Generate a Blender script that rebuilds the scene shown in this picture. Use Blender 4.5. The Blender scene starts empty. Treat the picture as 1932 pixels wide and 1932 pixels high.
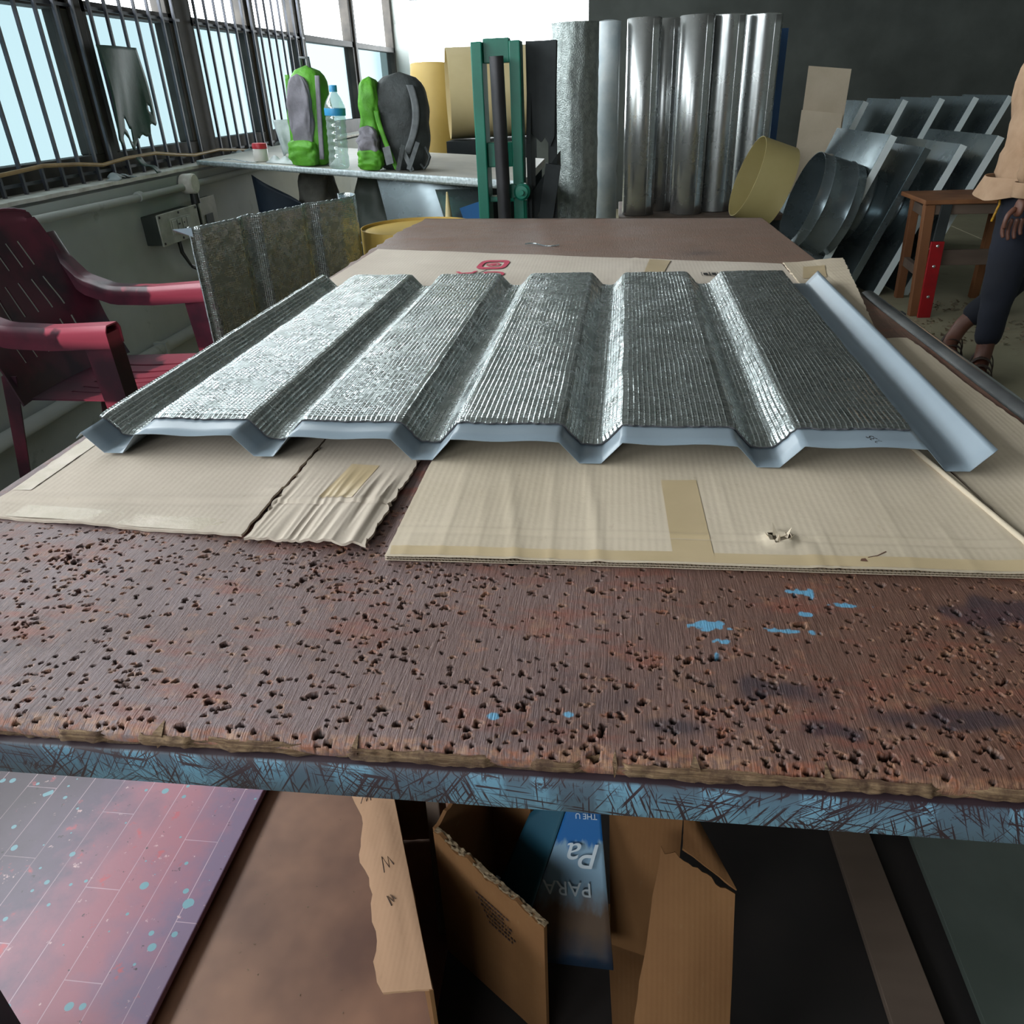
import bpy, bmesh, math, random
import numpy as np
from mathutils import Vector, Matrix, noise
C = bpy.context.scene.collection
scn = bpy.context.scene
random.seed(7); rng = np.random.default_rng(7)
PI = math.pi

# ------------------------------------------------------------------ camera
cam = bpy.data.cameras.new('camera'); camo = bpy.data.objects.new('camera', cam); C.objects.link(camo)
cam.sensor_width = 36.0; cam.lens = 1462.2/1932*36.0; cam.clip_start = 0.02; cam.clip_end = 200
PITCH, ROLL, YAW = 0.5014, -0.0424, 0.1393
cp, sp = math.cos(PITCH), math.sin(PITCH); cr, sr = math.cos(ROLL), math.sin(ROLL)
fw = Vector((0, cp, -sp)); rt = Vector((1, 0, 0)); up = Vector((0, sp, cp))
r_ = cr*rt + sr*up; u_ = -sr*rt + cr*up
Rz = Matrix.Rotation(YAW, 3, 'Z')
r_, u_, fw = Rz @ r_, Rz @ u_, Rz @ fw
camo.matrix_world = Matrix(((r_.x, u_.x, -fw.x, 0), (r_.y, u_.y, -fw.y, 0), (r_.z, u_.z, -fw.z, 1.20), (0, 0, 0, 1)))
scn.camera = camo

# ------------------------------------------------------------------ daylight and exposure
scn.view_settings.view_transform = 'Standard'; scn.view_settings.look = 'None'
scn.view_settings.gamma = 1.0; scn.view_settings.use_curve_mapping = False
scn.view_settings.exposure = 0.0
w = bpy.data.worlds.new('overcast_sky'); scn.world = w; w.use_nodes = True
bg = w.node_tree.nodes['Background']; bg.inputs[0].default_value = (0.90, 0.97, 1.0, 1); bg.inputs[1].default_value = 12.5
scn.cycles.use_denoising = True
scn.cycles.max_bounces = 8; scn.cycles.diffuse_bounces = 5; scn.cycles.glossy_bounces = 4
scn.cycles.transparent_max_bounces = 12; scn.cycles.transmission_bounces = 8
scn.cycles.caustics_reflective = False; scn.cycles.caustics_refractive = False
scn.cycles.sample_clamp_indirect = 6.0

def portal(name, loc, size, rot):
    l = bpy.data.lights.new(name, 'AREA'); l.shape = 'RECTANGLE'; l.size, l.size_y = size
    l.cycles.is_portal = True
    o = bpy.data.objects.new(name, l); C.objects.link(o); o.location = loc; o.rotation_euler = rot
    return o
portal('portal_windows', (-2.33, 3.4, 1.7), (1.55, 11.0), (0, -PI/2, 0))
portal('portal_near', (-0.95, -2.62, 2.05), (1.5, .9), (PI/2, 0, 0))
portal('portal_back', (-1.25, 9.05, 1.4), (1.9, 1.2), (-PI/2, 0, 0))

# ------------------------------------------------------------------ helpers
def S(h, k=1.0):
    h = h.lstrip('#'); v = [int(h[i:i+2], 16)/255 for i in (0, 2, 4)]
    v = [x/12.92 if x <= .04045 else ((x+.055)/1.055)**2.4 for x in v]
    return (v[0]*k, v[1]*k, v[2]*k, 1)

class NT:
    def __init__(s, name):
        s.m = bpy.data.materials.new(name); s.m.use_nodes = True
        s.t = s.m.node_tree; s.t.nodes.clear()
        s.out = s.n('OutputMaterial'); s.b = s.n('BsdfPrincipled')
        s.l(s.b.outputs[0], s.out.inputs[0])
    def n(s, typ, **k):
        nd = s.t.nodes.new('ShaderNode'+typ)
        for a, v in k.items(): setattr(nd, a, v)
        return nd
    def l(s, a, b): s.t.links.new(a, b)
    def setin(s, sock, v):
        if hasattr(v, 'is_linked') or isinstance(v, bpy.types.NodeSocket): s.l(v, sock)
        else: sock.default_value = v
    def coord(s, scale=(1, 1, 1), rot=(0, 0, 0), kind='Object'):
        tc = s.n('TexCoord'); mp = s.n('Mapping'); s.l(tc.outputs[kind], mp.inputs[0])
        mp.inputs['Scale'].default_value = scale; mp.inputs['Rotation'].default_value = rot
        return mp.outputs[0]
    def noise(s, vec, scale=5, detail=4, rough=.55, dist=0, out=0):
        nd = s.n('TexNoise'); s.l(vec, nd.inputs['Vector'])
        nd.inputs['Scale'].default_value = scale; nd.inputs['Detail'].default_value = detail
        nd.inputs['Roughness'].default_value = rough; nd.inputs['Distortion'].default_value = dist
        return nd.outputs[out]
    def ramp(s, fac, a, b, lo=0., hi=1.):
        nd = s.n('MapRange'); s.l(fac, nd.inputs[0])
        nd.inputs[1].default_value = a; nd.inputs[2].default_value = b
        nd.inputs[3].default_value = lo; nd.inputs[4].default_value = hi
        return nd.outputs[0]
    def mix(s, fac, c1, c2):
        nd = s.n('Mix', data_type='RGBA'); s.setin(nd.inputs[0], fac)
        s.setin(nd.inputs[6], c1); s.setin(nd.inputs[7], c2); return nd.outputs[2]
    def math(s, op, a, b=0.0):
        nd = s.n('Math', operation=op); s.setin(nd.inputs[0], a); s.setin(nd.inputs[1], b); return nd.outputs[0]
    def attr(s, name):
        nd = s.n('Attribute'); nd.attribute_name = name; return nd.outputs['Fac']
    def bump(s, h, strength=.3, dist=.01, normal=None):
        nd = s.n('Bump'); s.l(h, nd.inputs['Height']); nd.inputs['Strength'].default_value = strength
        nd.inputs['Distance'].default_value = dist
        if normal: s.l(normal, nd.inputs['Normal'])
        s.l(nd.outputs[0], s.b.inputs['Normal']); return nd.outputs[0]
    def set(s, **k):
        for a, v in k.items():
            s.setin(s.b.inputs[a.replace('_', ' ')], v)
        return s

def pm(name, c1, c2=None, scale=8, rough=.6, metal=0., bump=0., stretch=(1, 1, 1), spec=None, detail=4, dist=.004):
    t = NT(name); v = t.coord(stretch)
    if c2 is None: c2 = tuple(x*.75 for x in c1[:3])+(1,)
    f = t.noise(v, scale, detail)
    t.set(Base_Color=t.mix(t.ramp(f, .35, .65), c1, c2), Roughness=rough, Metallic=metal)
    if spec is not None: t.b.inputs['Specular IOR Level'].default_value = spec
    if bump: t.bump(t.noise(v, scale*4, 3), bump, dist)
    return t.m

class MB:
    def __init__(s): s.v = []; s.f = []; s.mi = []; s.cur = 0
    def add(s, vs, fs):
        o = len(s.v); s.v += [tuple(p) for p in vs]
        for f in fs: s.f.append(tuple(o+i for i in f)); s.mi.append(s.cur)
    def box(s, lo, hi, M=None):
        x0, y0, z0 = lo; x1, y1, z1 = hi
        vs = [Vector(p) for p in ((x0,y0,z0),(x1,y0,z0),(x1,y1,z0),(x0,y1,z0),(x0,y0,z1),(x1,y0,z1),(x1,y1,z1),(x0,y1,z1))]
        if M: vs = [M @ p for p in vs]
        s.add(vs, [(0,3,2,1),(4,5,6,7),(0,1,5,4),(1,2,6,5),(2,3,7,6),(3,0,4,7)]); return s
    def bar(s, a, b, wx, wz, upv=(0, 0, 1)):
        a = Vector(a); b = Vector(b); d = (b-a).normalized(); u = Vector(upv)
        if abs(d.dot(u)) > .98: u = Vector((0, 1, 0))
        x = d.cross(u).normalized(); z = x.cross(d).normalized()
        vs = [p+x*sx*wx/2+z*sz*wz/2 for p in (a, b) for sx, sz in ((-1,-1),(1,-1),(1,1),(-1,1))]
        s.add(vs, [(3,2,1,0),(4,5,6,7),(0,1,5,4),(1,2,6,5),(2,3,7,6),(3,0,4,7)]); return s
    def tube(s, pts, r, n=10, cap=True):
        pts = [Vector(p) for p in pts]; rs = r if isinstance(r, (list, tuple)) else [r]*len(pts)
        rings = []; prev = None
        for i, p in enumerate(pts):
            d = (pts[min(i+1, len(pts)-1)]-pts[max(i-1, 0)]).normalized()
            if prev is None:
                a = Vector((0, 0, 1)) if abs(d.z) < .9 else Vector((1, 0, 0)); x = d.cross(a).normalized()
            else: x = (prev-d*prev.dot(d)).normalized()
            prev = x; y = d.cross(x)
            rings.append([p+(x*math.cos(2*PI*k/n)+y*math.sin(2*PI*k/n))*rs[i] for k in range(n)])
        vs = [q for r1 in rings for q in r1]; fs = []
        for i in range(len(pts)-1):
            for k in range(n):
                a, b = i*n+k, i*n+(k+1) % n; fs.append((a, b, b+n, a+n))
        if cap: fs.append(tuple(range(n))[::-1]); fs.append(tuple((len(pts)-1)*n+k for k in range(n)))
        s.add(vs, fs); return s
    def lathe(s, prof, M=None, n=24, cap=True):
        vs = []; fs = []
        for r, z in prof:
            for k in range(n): vs.append(Vector((r*math.cos(2*PI*k/n), r*math.sin(2*PI*k/n), z)))
        if M: vs = [M @ p for p in vs]
        for i in range(len(prof)-1):
            for k in range(n):
                a, b = i*n+k, i*n+(k+1) % n; fs.append((a, b, b+n, a+n))
        if cap: fs.append(tuple(range(n))[::-1]); fs.append(tuple((len(prof)-1)*n+k for k in range(n)))
        s.add(vs, fs); return s
    def prism(s, poly, lo, hi, M=None):
        n = len(poly); vs = [Vector((x, y, lo)) for x, y in poly]+[Vector((x, y, hi)) for x, y in poly]
        if M: vs = [M @ p for p in vs]
        s.add(vs, [tuple(range(n))[::-1], tuple(range(n, 2*n))]+[(i, (i+1) % n, n+(i+1) % n, n+i) for i in range(n)]); return s
    def grid(s, nx, ny, fn, thick=.003, hole=None, top_only=False, edge_mi=None):
        P = [[Vector(fn(i/nx, j/ny)) for j in range(ny+1)] for i in range(nx+1)]
        N = [[None]*(ny+1) for _ in range(nx+1)]
        for i in range(nx+1):
            for j in range(ny+1):
                a = P[min(i+1, nx)][j]-P[max(i-1, 0)][j]; b = P[i][min(j+1, ny)]-P[i][max(j-1, 0)]
                q = a.cross(b); N[i][j] = q.normalized() if q.length > 1e-12 else Vector((0, 0, 1))
        o = len(s.v); m = (nx+1)*(ny+1); idx = lambda i, j: o+i*(ny+1)+j
        s.v += [tuple(P[i][j]) for i in range(nx+1) for j in range(ny+1)]
        if not top_only: s.v += [tuple(P[i][j]-N[i][j]*thick) for i in range(nx+1) for j in range(ny+1)]
        ok = [[not (hole and hole(i, j)) for j in range(ny)] for i in range(nx)]
        def put(f, mi=None): s.f.append(f); s.mi.append(s.cur if mi is None else mi)
        for i in range(nx):
            for j in range(ny):
                if not ok[i][j]: continue
                a, b, c, d = idx(i, j), idx(i+1, j), idx(i+1, j+1), idx(i, j+1)
                put((a, b, c, d))
                if top_only: continue
                put((a+m, d+m, c+m, b+m), edge_mi)
                for (p, q, ii, jj) in ((a, b, i, j-1), (b, c, i+1, j), (c, d, i, j+1), (d, a, i-1, j)):
                    if not (0 <= ii < nx and 0 <= jj < ny and ok[ii][jj]): put((q, p, p+m, q+m), edge_mi)
        return s
    def build(s, name, mats, parent=None, smooth=False, bevel=0, auto=None):
        me = bpy.data.meshes.new(name); me.from_pydata(s.v, [], s.f); me.validate()
        if not isinstance(mats, (list, tuple)): mats = [mats]
        for m in mats: me.materials.append(m)
        if len(mats) > 1 and len(me.polygons) == len(s.mi): me.polygons.foreach_set('material_index', s.mi)
        bm = bmesh.new(); bm.from_mesh(me); bmesh.ops.recalc_face_normals(bm, faces=bm.faces)
        bm.to_mesh(me); bm.free()
        if smooth:
            me.polygons.foreach_set('use_smooth', [True]*len(me.polygons))
            if auto: me.set_sharp_from_angle(angle=math.radians(auto))
        o = bpy.data.objects.new(name, me); C.objects.link(o)
        if parent: o.parent = parent
        if bevel:
            b = o.modifiers.new('bevel', 'BEVEL'); b.width = bevel; b.segments = 2; b.limit_method = 'ANGLE'
        return o

def tag(o, label=None, cat=None, group=None, kind=None):
    if label: o['label'] = label
    if cat: o['category'] = cat
    if group: o['group'] = group
    if kind: o['kind'] = kind
    return o
def thing(name, label, cat, loc=(0, 0, 0), rz=0, group=None):
    o = bpy.data.objects.new(name, None); C.objects.link(o); o.empty_display_size = .05
    o.location = loc; o.rotation_euler = (0, 0, rz)
    return tag(o, label, cat, group)
def hold(o, parent):            # parent while keeping world coordinates (parent is translated / turned about z only)
    o.parent = parent; o.matrix_parent_inverse = (Matrix.Translation(parent.location) @ parent.rotation_euler.to_matrix().to_4x4()).inverted(); return o
def add_uv(o, fn):
    me = o.data; uv = me.uv_layers.new(name='UVMap')
    vi = np.empty(len(me.loops), int); me.loops.foreach_get('vertex_index', vi)
    arr = np.array(fn, dtype=np.float32)[vi]; uv.data.foreach_set('uv', arr.ravel())
def np_mesh(name, verts, quads, mats, mi=None, smooth=True, attrs=None, uv=None, parent=None):
    me = bpy.data.meshes.new(name); nv, nf = len(verts), len(quads)
    me.vertices.add(nv); me.vertices.foreach_set('co', np.asarray(verts, np.float32).ravel())
    me.loops.add(nf*4); me.loops.foreach_set('vertex_index', np.asarray(quads, np.int32).ravel())
    me.polygons.add(nf); me.polygons.foreach_set('loop_start', np.arange(0, nf*4, 4, dtype=np.int32))
    for m in (mats if isinstance(mats, (list, tuple)) else [mats]): me.materials.append(m)
    if mi is not None: me.polygons.foreach_set('material_index', np.asarray(mi, np.int32))
    me.update(calc_edges=True)
    if smooth: me.polygons.foreach_set('use_smooth', np.ones(nf, bool))
    for k, a in (attrs or {}).items():
        at = me.attributes.new(k, 'FLOAT', 'POINT'); at.data.foreach_set('value', np.asarray(a, np.float32).ravel())
    if uv is not None:
        l = me.uv_layers.new(name='UVMap'); l.data.foreach_set('uv', np.asarray(uv, np.float32)[np.asarray(quads).ravel()].ravel())
    o = bpy.data.objects.new(name, me); C.objects.link(o)
    if parent: o.parent = parent
    return o
def gridquads(nx, ny, off=0, flip=False):
    i, j = np.meshgrid(np.arange(nx), np.arange(ny), indexing='ij'); a = i*(ny+1)+j+off
    q = np.stack([a, a+ny+1, a+ny+2, a+1], -1).reshape(-1, 4)
    return q[:, ::-1] if flip else q
def evaluated(o, name=None):
    dg = bpy.context.evaluated_depsgraph_get(); dg.update()
    me = bpy.data.meshes.new_from_object(o.evaluated_get(dg)); return me
def text(name, s, size, mat, M, parent=None, thick=.0004, shear=0):
    cu = bpy.data.curves.new('tmp', 'FONT'); cu.body = s; cu.size = size; cu.extrude = thick; cu.align_x = 'CENTER'; cu.align_y = 'CENTER'; cu.shear = shear
    o = bpy.data.objects.new('tmp', cu); C.objects.link(o); me = evaluated(o); bpy.data.objects.remove(o)
    me.transform(M); me.materials.clear(); me.materials.append(mat)
    n = bpy.data.objects.new(name, me); C.objects.link(n)
    if parent: n.parent = parent
    return n
def skin(name, chains, mat, parent=None, sub=2, root=0):
    """chains: list of lists of (point, radius); points that coincide are welded"""
    vs = []; rs = []; es = []; look = {}
    def vid(p, r):
        k = tuple(round(c, 4) for c in p)
        if k not in look: look[k] = len(vs); vs.append(p); rs.append(r if isinstance(r, tuple) else (r, r))
        return look[k]
    for ch in chains:
        ids = [vid(p, r) for p, r in ch]
        es += list(zip(ids[:-1], ids[1:]))
    me = bpy.data.meshes.new('tmp'); me.from_pydata(vs, es, []); o = bpy.data.objects.new('tmp', me); C.objects.link(o)
    m = o.modifiers.new('s', 'SKIN'); m.use_smooth_shade = True
    for i, r in enumerate(rs): me.skin_vertices[0].data[i].radius = r; me.skin_vertices[0].data[i].use_root = (i == root)
    s = o.modifiers.new('u', 'SUBSURF'); s.levels = s.render_levels = sub
    m2 = evaluated(o); bpy.data.objects.remove(o); m2.materials.clear(); m2.materials.append(mat); m2.name = name
    m2.polygons.foreach_set('use_smooth', [True]*len(m2.polygons))
    n = bpy.data.objects.new(name, m2); C.objects.link(n)
    if parent: hold(n, parent)
    return n
def join_meshes(name, objs, mats, parent=None):
    bm = bmesh.new()
    for k, o in enumerate(objs):
        b0 = len(bm.faces); bm.from_mesh(o.data)
        for f in list(bm.faces)[b0:] if False else []: pass
    me = bpy.data.meshes.new(name); bm.to_mesh(me); bm.free()
    me.materials.clear(); me.materials.append(mats)
    for o in objs: bpy.data.objects.remove(o)
    n = bpy.data.objects.new(name, me); C.objects.link(n)
    if parent: hold(n, parent)
    return n
def sm(x, a, b):
    t = np.clip((x-a)/(b-a), 0, 1); return t*t*(3-2*t)
def vnoise(x, y, s, seed=0):      # cheap smooth value noise on numpy arrays
    rs = np.random.default_rng(seed); T = rs.random((256, 256)); X = x*s; Y = y*s
    i = np.floor(X).astype(int); j = np.floor(Y).astype(int); fx = X-i; fy = Y-j
    fx = fx*fx*(3-2*fx); fy = fy*fy*(3-2*fy); g = lambda a, b: T[a % 256, b % 256]
    return (g(i, j)*(1-fx)+g(i+1, j)*fx)*(1-fy)+(g(i, j+1)*(1-fx)+g(i+1, j+1)*fx)*fy

# ------------------------------------------------------------------ materials
def m_wall():
    t = NT('dirty_plaster'); v = t.coord()
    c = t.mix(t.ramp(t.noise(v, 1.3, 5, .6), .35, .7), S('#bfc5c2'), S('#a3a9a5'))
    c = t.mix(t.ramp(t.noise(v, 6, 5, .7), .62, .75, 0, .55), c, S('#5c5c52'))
    t.set(Base_Color=c, Roughness=.85); t.bump(t.noise(v, 35, 4), .12, .004); return t.m
def m_floor():
    t = NT('worn_concrete'); v = t.coord()
    c = t.mix(t.ramp(t.noise(v, 1.1, 5, .6), .3, .7), S('#a19c82'), S('#857d68'))
    c = t.mix(t.ramp(t.noise(v, 9, 5, .7), .58, .75, 0, .7), c, S('#6b6153'))
    t.set(Base_Color=c, Roughness=.6); t.bump(t.noise(v, 40, 4), .15, .004); return t.m
def m_foil():
    t = NT('woven_foil'); tc = t.n('TexCoord'); mp = t.n('Mapping'); t.l(tc.outputs['UV'], mp.inputs[0])
    pit = .0068
    wob = t.n('TexNoise'); t.l(mp.outputs[0], wob.inputs['Vector']); wob.inputs['Scale'].default_value = 9; wob.inputs['Detail'].default_value = 1
    vm = t.n('VectorMath', operation='MULTIPLY_ADD'); t.l(wob.outputs['Color'], vm.inputs[0]); vm.inputs[1].default_value = (.004, .012, 0); t.l(mp.outputs[0], vm.inputs[2])
    sc = t.n('VectorMath', operation='SCALE'); t.l(vm.outputs[0], sc.inputs[0]); sc.inputs['Scale'].default_value = 1/pit
    sep = t.n('SeparateXYZ'); t.l(sc.outputs[0], sep.inputs[0])
    def ridge(x, wid):
        f = t.math('FRACT', x); d = t.math('ABSOLUTE', t.math('SUBTRACT', f, .5)); return t.ramp(d, .5-wid, .5, 0, 1)
    ru = ridge(sep.outputs[0], .22); rv = ridge(sep.outputs[1], .2)
    cell = t.n('VectorMath', operation='FLOOR'); t.l(sc.outputs[0], cell.inputs[0])
    wn = t.n('TexWhiteNoise', noise_dimensions='3D'); t.l(cell.outputs[0], wn.inputs['Vector'])
    big = t.noise(mp.outputs[0], 28, 3, .6); crk = t.noise(mp.outputs[0], 210, 3, .65)
    rvm = t.math('MULTIPLY', rv, t.ramp(big, .38, .6, .3, .95))
    h = t.math('ADD', t.math('MAXIMUM', ru, rvm), t.math('MULTIPLY', crk, .13))
    h = t.math('ADD', h, t.math('MULTIPLY', big, .35))
    geo = t.n('NewGeometry'); sub = t.n('VectorMath', operation='SUBTRACT'); t.l(wn.outputs['Color'], sub.inputs[0]); sub.inputs[1].default_value = (.5, .5, .5)
    s2 = t.n('VectorMath', operation='SCALE'); t.l(sub.outputs[0], s2.inputs[0]); s2.inputs['Scale'].default_value = .13
    ad = t.n('VectorMath', operation='ADD'); t.l(geo.outputs['Normal'], ad.inputs[0]); t.l(s2.outputs[0], ad.inputs[1])
    nn = t.n('VectorMath', operation='NORMALIZE'); t.l(ad.outputs[0], nn.inputs[0])
    t.set(Base_Color=t.mix(t.ramp(big, .4, .65), S('#c8d0d0'), S('#b0b8b7')), Metallic=1.0, Roughness=t.ramp(big, .35, .65, .2, .32))
    t.bump(h, .5, .0014, nn.outputs[0]); return t.m
def m_tabletop():
    t = NT('pitted_hardwood'); v = t.coord(); g = t.coord((60, 4.2, 10)); sx = t.n('SeparateXYZ'); t.l(v, sx.inputs[0])
    gr = t.noise(g, 6, 5, .62, .5); bl = t.noise(v, 3.2, 5, .6); b2 = t.noise(t.coord((2.4, 6, 1)), 4.2, 5, .65)
    side = t.ramp(t.math('ADD', sx.outputs[0], t.math('MULTIPLY', bl, .5)), -.15, .5)
    c = t.mix(side, S('#7b696a'), S('#6b4a3d'))
    c = t.mix(t.ramp(bl, .42, .66, 0, .5), c, S('#5f463d'))
    c = t.mix(t.ramp(b2, .52, .66, 0, .75), c, S('#824a3b'))
    c = t.mix(t.ramp(t.noise(v, 7.5, 5, .65), .60, .70, 0, .55), c, S('#3a3137'))
    c = t.mix(t.ramp(t.noise(v, 26, 5, .7), .58, .68, 0, .5), c, S('#8f6a55'))
    c = t.mix(t.math('MULTIPLY', t.ramp(gr, .46, .60, 0, .42), t.ramp(t.noise(v, 9, 3), .35, .6, .25, 1)), c, S('#402b25'))
    c = t.mix(t.ramp(t.noise(g, 14, 4, .6), .57, .67, 0, .36), c, S('#a08374'))
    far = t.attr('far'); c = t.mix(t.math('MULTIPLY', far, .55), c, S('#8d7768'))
    fr = t.math('MULTIPLY', t.attr('fresh'), t.ramp(t.noise(v, 170, 4, .65), .38, .60))
    c = t.mix(fr, c, t.mix(t.ramp(t.noise(v, 60, 3), .4, .6), S('#94593f'), S('#a37c61'))); c = t.mix(t.attr('pit'), c, S('#22140e'))  # pit holes mixed near black, their inner shade put into the colour
    c = t.mix(t.attr('paint'), c, S('#6197b6')); c = t.mix(t.attr('stain'), c, S('#2c2833'))
    t.set(Base_Color=c, Roughness=t.ramp(bl, .3, .7, .40, .60)); t.b.inputs['Specular IOR Level'].default_value = .4
    h = t.math('ADD', t.math('MULTIPLY', gr, 1.1), t.math('MULTIPLY', t.noise(g, 15, 3), .7)); h = t.math('ADD', h, t.math('MULTIPLY', t.noise(v, 230, 3), .5)); t.bump(h, .55, .0016); return t.m
def m_edgewood():
    t = NT('splintered_edge_wood'); v = t.coord((4, 60, 150)); f = t.noise(v, 5, 5, .65); g = t.noise(t.coord((12, 12, 12)), 7, 5, .65)
    c = t.mix(t.ramp(f, .35, .62), S('#a88a68'), S('#6a4e36')); c = t.mix(t.ramp(g, .45, .66, 0, .85), c, S('#4f3426'))
    t.set(Base_Color=c, Roughness=.75); t.bump(t.noise(v, 9, 5, .7), .7, .004); return t.m
def m_rail():
    t = NT('scratched_blue_paint'); v = t.coord()
    def lines(rot, across, along, thr, mscale, mthr=.47, seed=0.):
        r = t.n('Mapping'); t.l(v, r.inputs[0]); r.inputs['Rotation'].default_value = (0, rot, 0); r.inputs['Location'].default_value = (seed, 0, seed*.7)
        k = t.n('Mapping'); t.l(r.outputs[0], k.inputs[0]); k.inputs['Scale'].default_value = (across, 1, along)
        f = t.noise(k.outputs[0], 1, 1.5, .4); ln = t.ramp(f, thr, thr+.03)
        return t.math('MULTIPLY', ln, t.ramp(t.noise(v, mscale, 3, .6), mthr, mthr+.08))
    ls = [lines(.35, 714, 21, .59, 15, .43, 1.), lines(-.55, 646, 19, .595, 19, .43, 2.), lines(.8, 731, 24, .60, 12, .45, 3.), lines(-.95, 680, 22, .60, 10, .45, 4.), lines(1.45, 561, 18, .61, 26, .43, 5.), lines(.05, 765, 30, .61, 22, .42, 6.)]
    sc = ls[0]
    for l in ls[1:]: sc = t.math('MAXIMUM', sc, l)
    chips = t.ramp(t.noise(t.coord((1, 1, 1.8)), 70, 6, .74), .575, .60); chips = t.math('MULTIPLY', chips, t.ramp(t.noise(v, 11, 4), .42, .60))
    sc = t.math('MAXIMUM', sc, chips); sc = t.math('MAXIMUM', sc, t.attr('rub_shade'))
    sx = t.n('SeparateXYZ'); t.l(v, sx.inputs[0])
    base = t.mix(t.ramp(t.math('ADD', sx.outputs[0], t.math('MULTIPLY', t.noise(v, 6, 4), .5)), -.3, .6), S('#527b90'), S('#7aa5bd'))
    base = t.mix(t.ramp(t.noise(v, 30, 5, .7), .52, .70, 0, .5), base, S('#476a7c'))
    c = t.mix(sc, base, S('#33232a'))
    t.set(Base_Color=c, Roughness=t.ramp(sc, 0, 1, .42, .6)); t.bump(sc, -.35, .0008); return t.m
def m_card(name, c1, c2, wave=.0075, axis=(0, 0, 0), stain=True):
    t = NT(name); v = t.coord(rot=axis); c = t.mix(t.ramp(t.noise(v, 4, 5, .6), .35, .68), c1, c2)
    c = t.mix(t.ramp(t.noise(t.coord((2, 1, 1)), 60, 3, .7), .62, .75, 0, .25), c, S('#8a7356'))
    wv = t.n('TexWave', wave_type='BANDS', bands_direction='X', wave_profile='SIN'); t.l(v, wv.inputs['Vector'])
    wv.inputs['Scale'].default_value = 2*PI/wave/20; wv.inputs['Distortion'].default_value = .6; wv.inputs['Detail'].default_value = 1
    h = t.math('ADD', t.math('MULTIPLY', wv.outputs['Fac'], .5), t.noise(v, 120, 3)); 
    t.set(Base_Color=c, Roughness=.8); t.b.inputs['Specular IOR Level'].default_value = .25
    t.bump(h, .16, .0012); return t.m
def m_galv(name, c1, c2, rough=.3, metal=.65):
    t = NT(name); v = t.coord(); f = t.noise(v, 5, 4, .6)
    t.set(Base_Color=t.mix(t.ramp(f, .3, .7), c1, c2), Metallic=metal, Roughness=t.ramp(f, .3, .7, rough*.8, rough*1.25))
    t.bump(t.noise(v, 4, 1), .05, .01); return t.m
def m_pink():
    t = NT('splattered_laminate'); v = t.coord()
    sx = t.n('SeparateXYZ'); t.l(v, sx.inputs[0]); n1 = t.noise(v, 6, 5, .65)
    c = t.mix(t.ramp(t.math('ADD', sx.outputs[0], t.math('MULTIPLY', n1, .35)), -.80, -.50), S('#46353f'), S('#77607a'))  # darker left end: shade put into the board's colour
    band = t.ramp(t.math('ABSOLUTE', t.math('ADD', t.math('ADD', sx.outputs[0], t.math('MULTIPLY', t.math('SUBTRACT', n1, .5), .4)), .71)), .02, .13, .85, 0)
    c = t.mix(band, c, S('#a8636f'))  # brighter pink band: a pool of light painted into the board
    c = t.mix(t.ramp(t.noise(v, 24, 4, .7), .63, .70, 0, .85), c, S('#bb5157'))
    c = t.mix(t.ramp(t.noise(v, 55, 4, .7), .66, .72, 0, .8), c, S('#d8b3b0')); c = t.mix(t.ramp(t.noise(v, 80, 3, .6), .68, .72, 0, .9), c, S('#2c1d22'))
    # plank print: thin pale lines
    sep = t.n('SeparateXYZ'); t.l(v, sep.inputs[0])
    fx = t.math('FRACT', t.math('DIVIDE', t.math('ADD', sep.outputs[0], 10.003), .055)); ln = t.math('LESS_THAN', fx, .022)
    row = t.math('FLOOR', t.math('DIVIDE', t.math('ADD', sep.outputs[0], 10.003), .055))
    off = t.math('FRACT', t.math('MULTIPLY', row, .37)); fy = t.math('FRACT', t.math('ADD', t.math('DIVIDE', sep.outputs[1], .36), off)); l2 = t.math('LESS_THAN', fy, .0035)
    ln = t.math('MULTIPLY', t.math('MAXIMUM', ln, l2), t.ramp(t.noise(v, 8, 3), .35, .6, .25, .75)); c = t.mix(ln, c, S('#c9aab2'))
    vo = t.n('TexVoronoi'); t.l(t.coord((1, 1, .2)), vo.inputs['Vector']); vo.inputs['Scale'].default_value = 46; vo.inputs['Randomness'].default_value = 1
    r = t.math('MULTIPLY', t.ramp(vo.outputs['Color'], .40, 1, 0, .46), t.ramp(t.noise(v, 4.5, 3), .36, .52))
    c = t.mix(t.math('LESS_THAN', vo.outputs['Distance'], r), c, S('#6f9ba6'))
    t.set(Base_Color=c, Roughness=.35); t.bump(t.noise(v, 90, 4), .08, .002); return t.m

M = {}
M['wall'] = m_wall(); M['floor'] = m_floor(); M['foil'] = m_foil(); M['table'] = m_tabletop(); M['edge'] = m_edgewood(); M['rail'] = m_rail()
M['card'] = m_card('pale_cardboard', S('#c9baa5'), S('#baab95')); M['card2'] = m_card('grey_cardboard', S('#c1b3a4'), S('#b2a596'))
M['card_back'] = m_card('smooth_cardboard', S('#cbbfb1'), S('#bfb2a4'), .009)
M['card_brown'] = m_card('brown_cardboard', S('#86603d'), S('#734f31'), .006)
M['card_lit'] = m_card('lit_carton_brown', S('#c0997b'), S('#b08a6c'), .006)  # lighter copy of the carton brown, light on the flap put into colour
M['flute'] = pm('cardboard_flutes', S('#8e7a60'), S('#75634c'), 60, .9)
M['tape'] = pm('packing_tape', S('#c6b08d'), S('#b9a481'), 9, .3)
M['tape_clear'] = pm('glossy_clear_tape', S('#b9aa97'), S('#a89a84'), 25, .42, bump=.15, spec=.3)
M['pm_metal'] = pm('grey_blue_painted_steel', S('#87949e'), S('#7c8993'), 3, .32)
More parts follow.
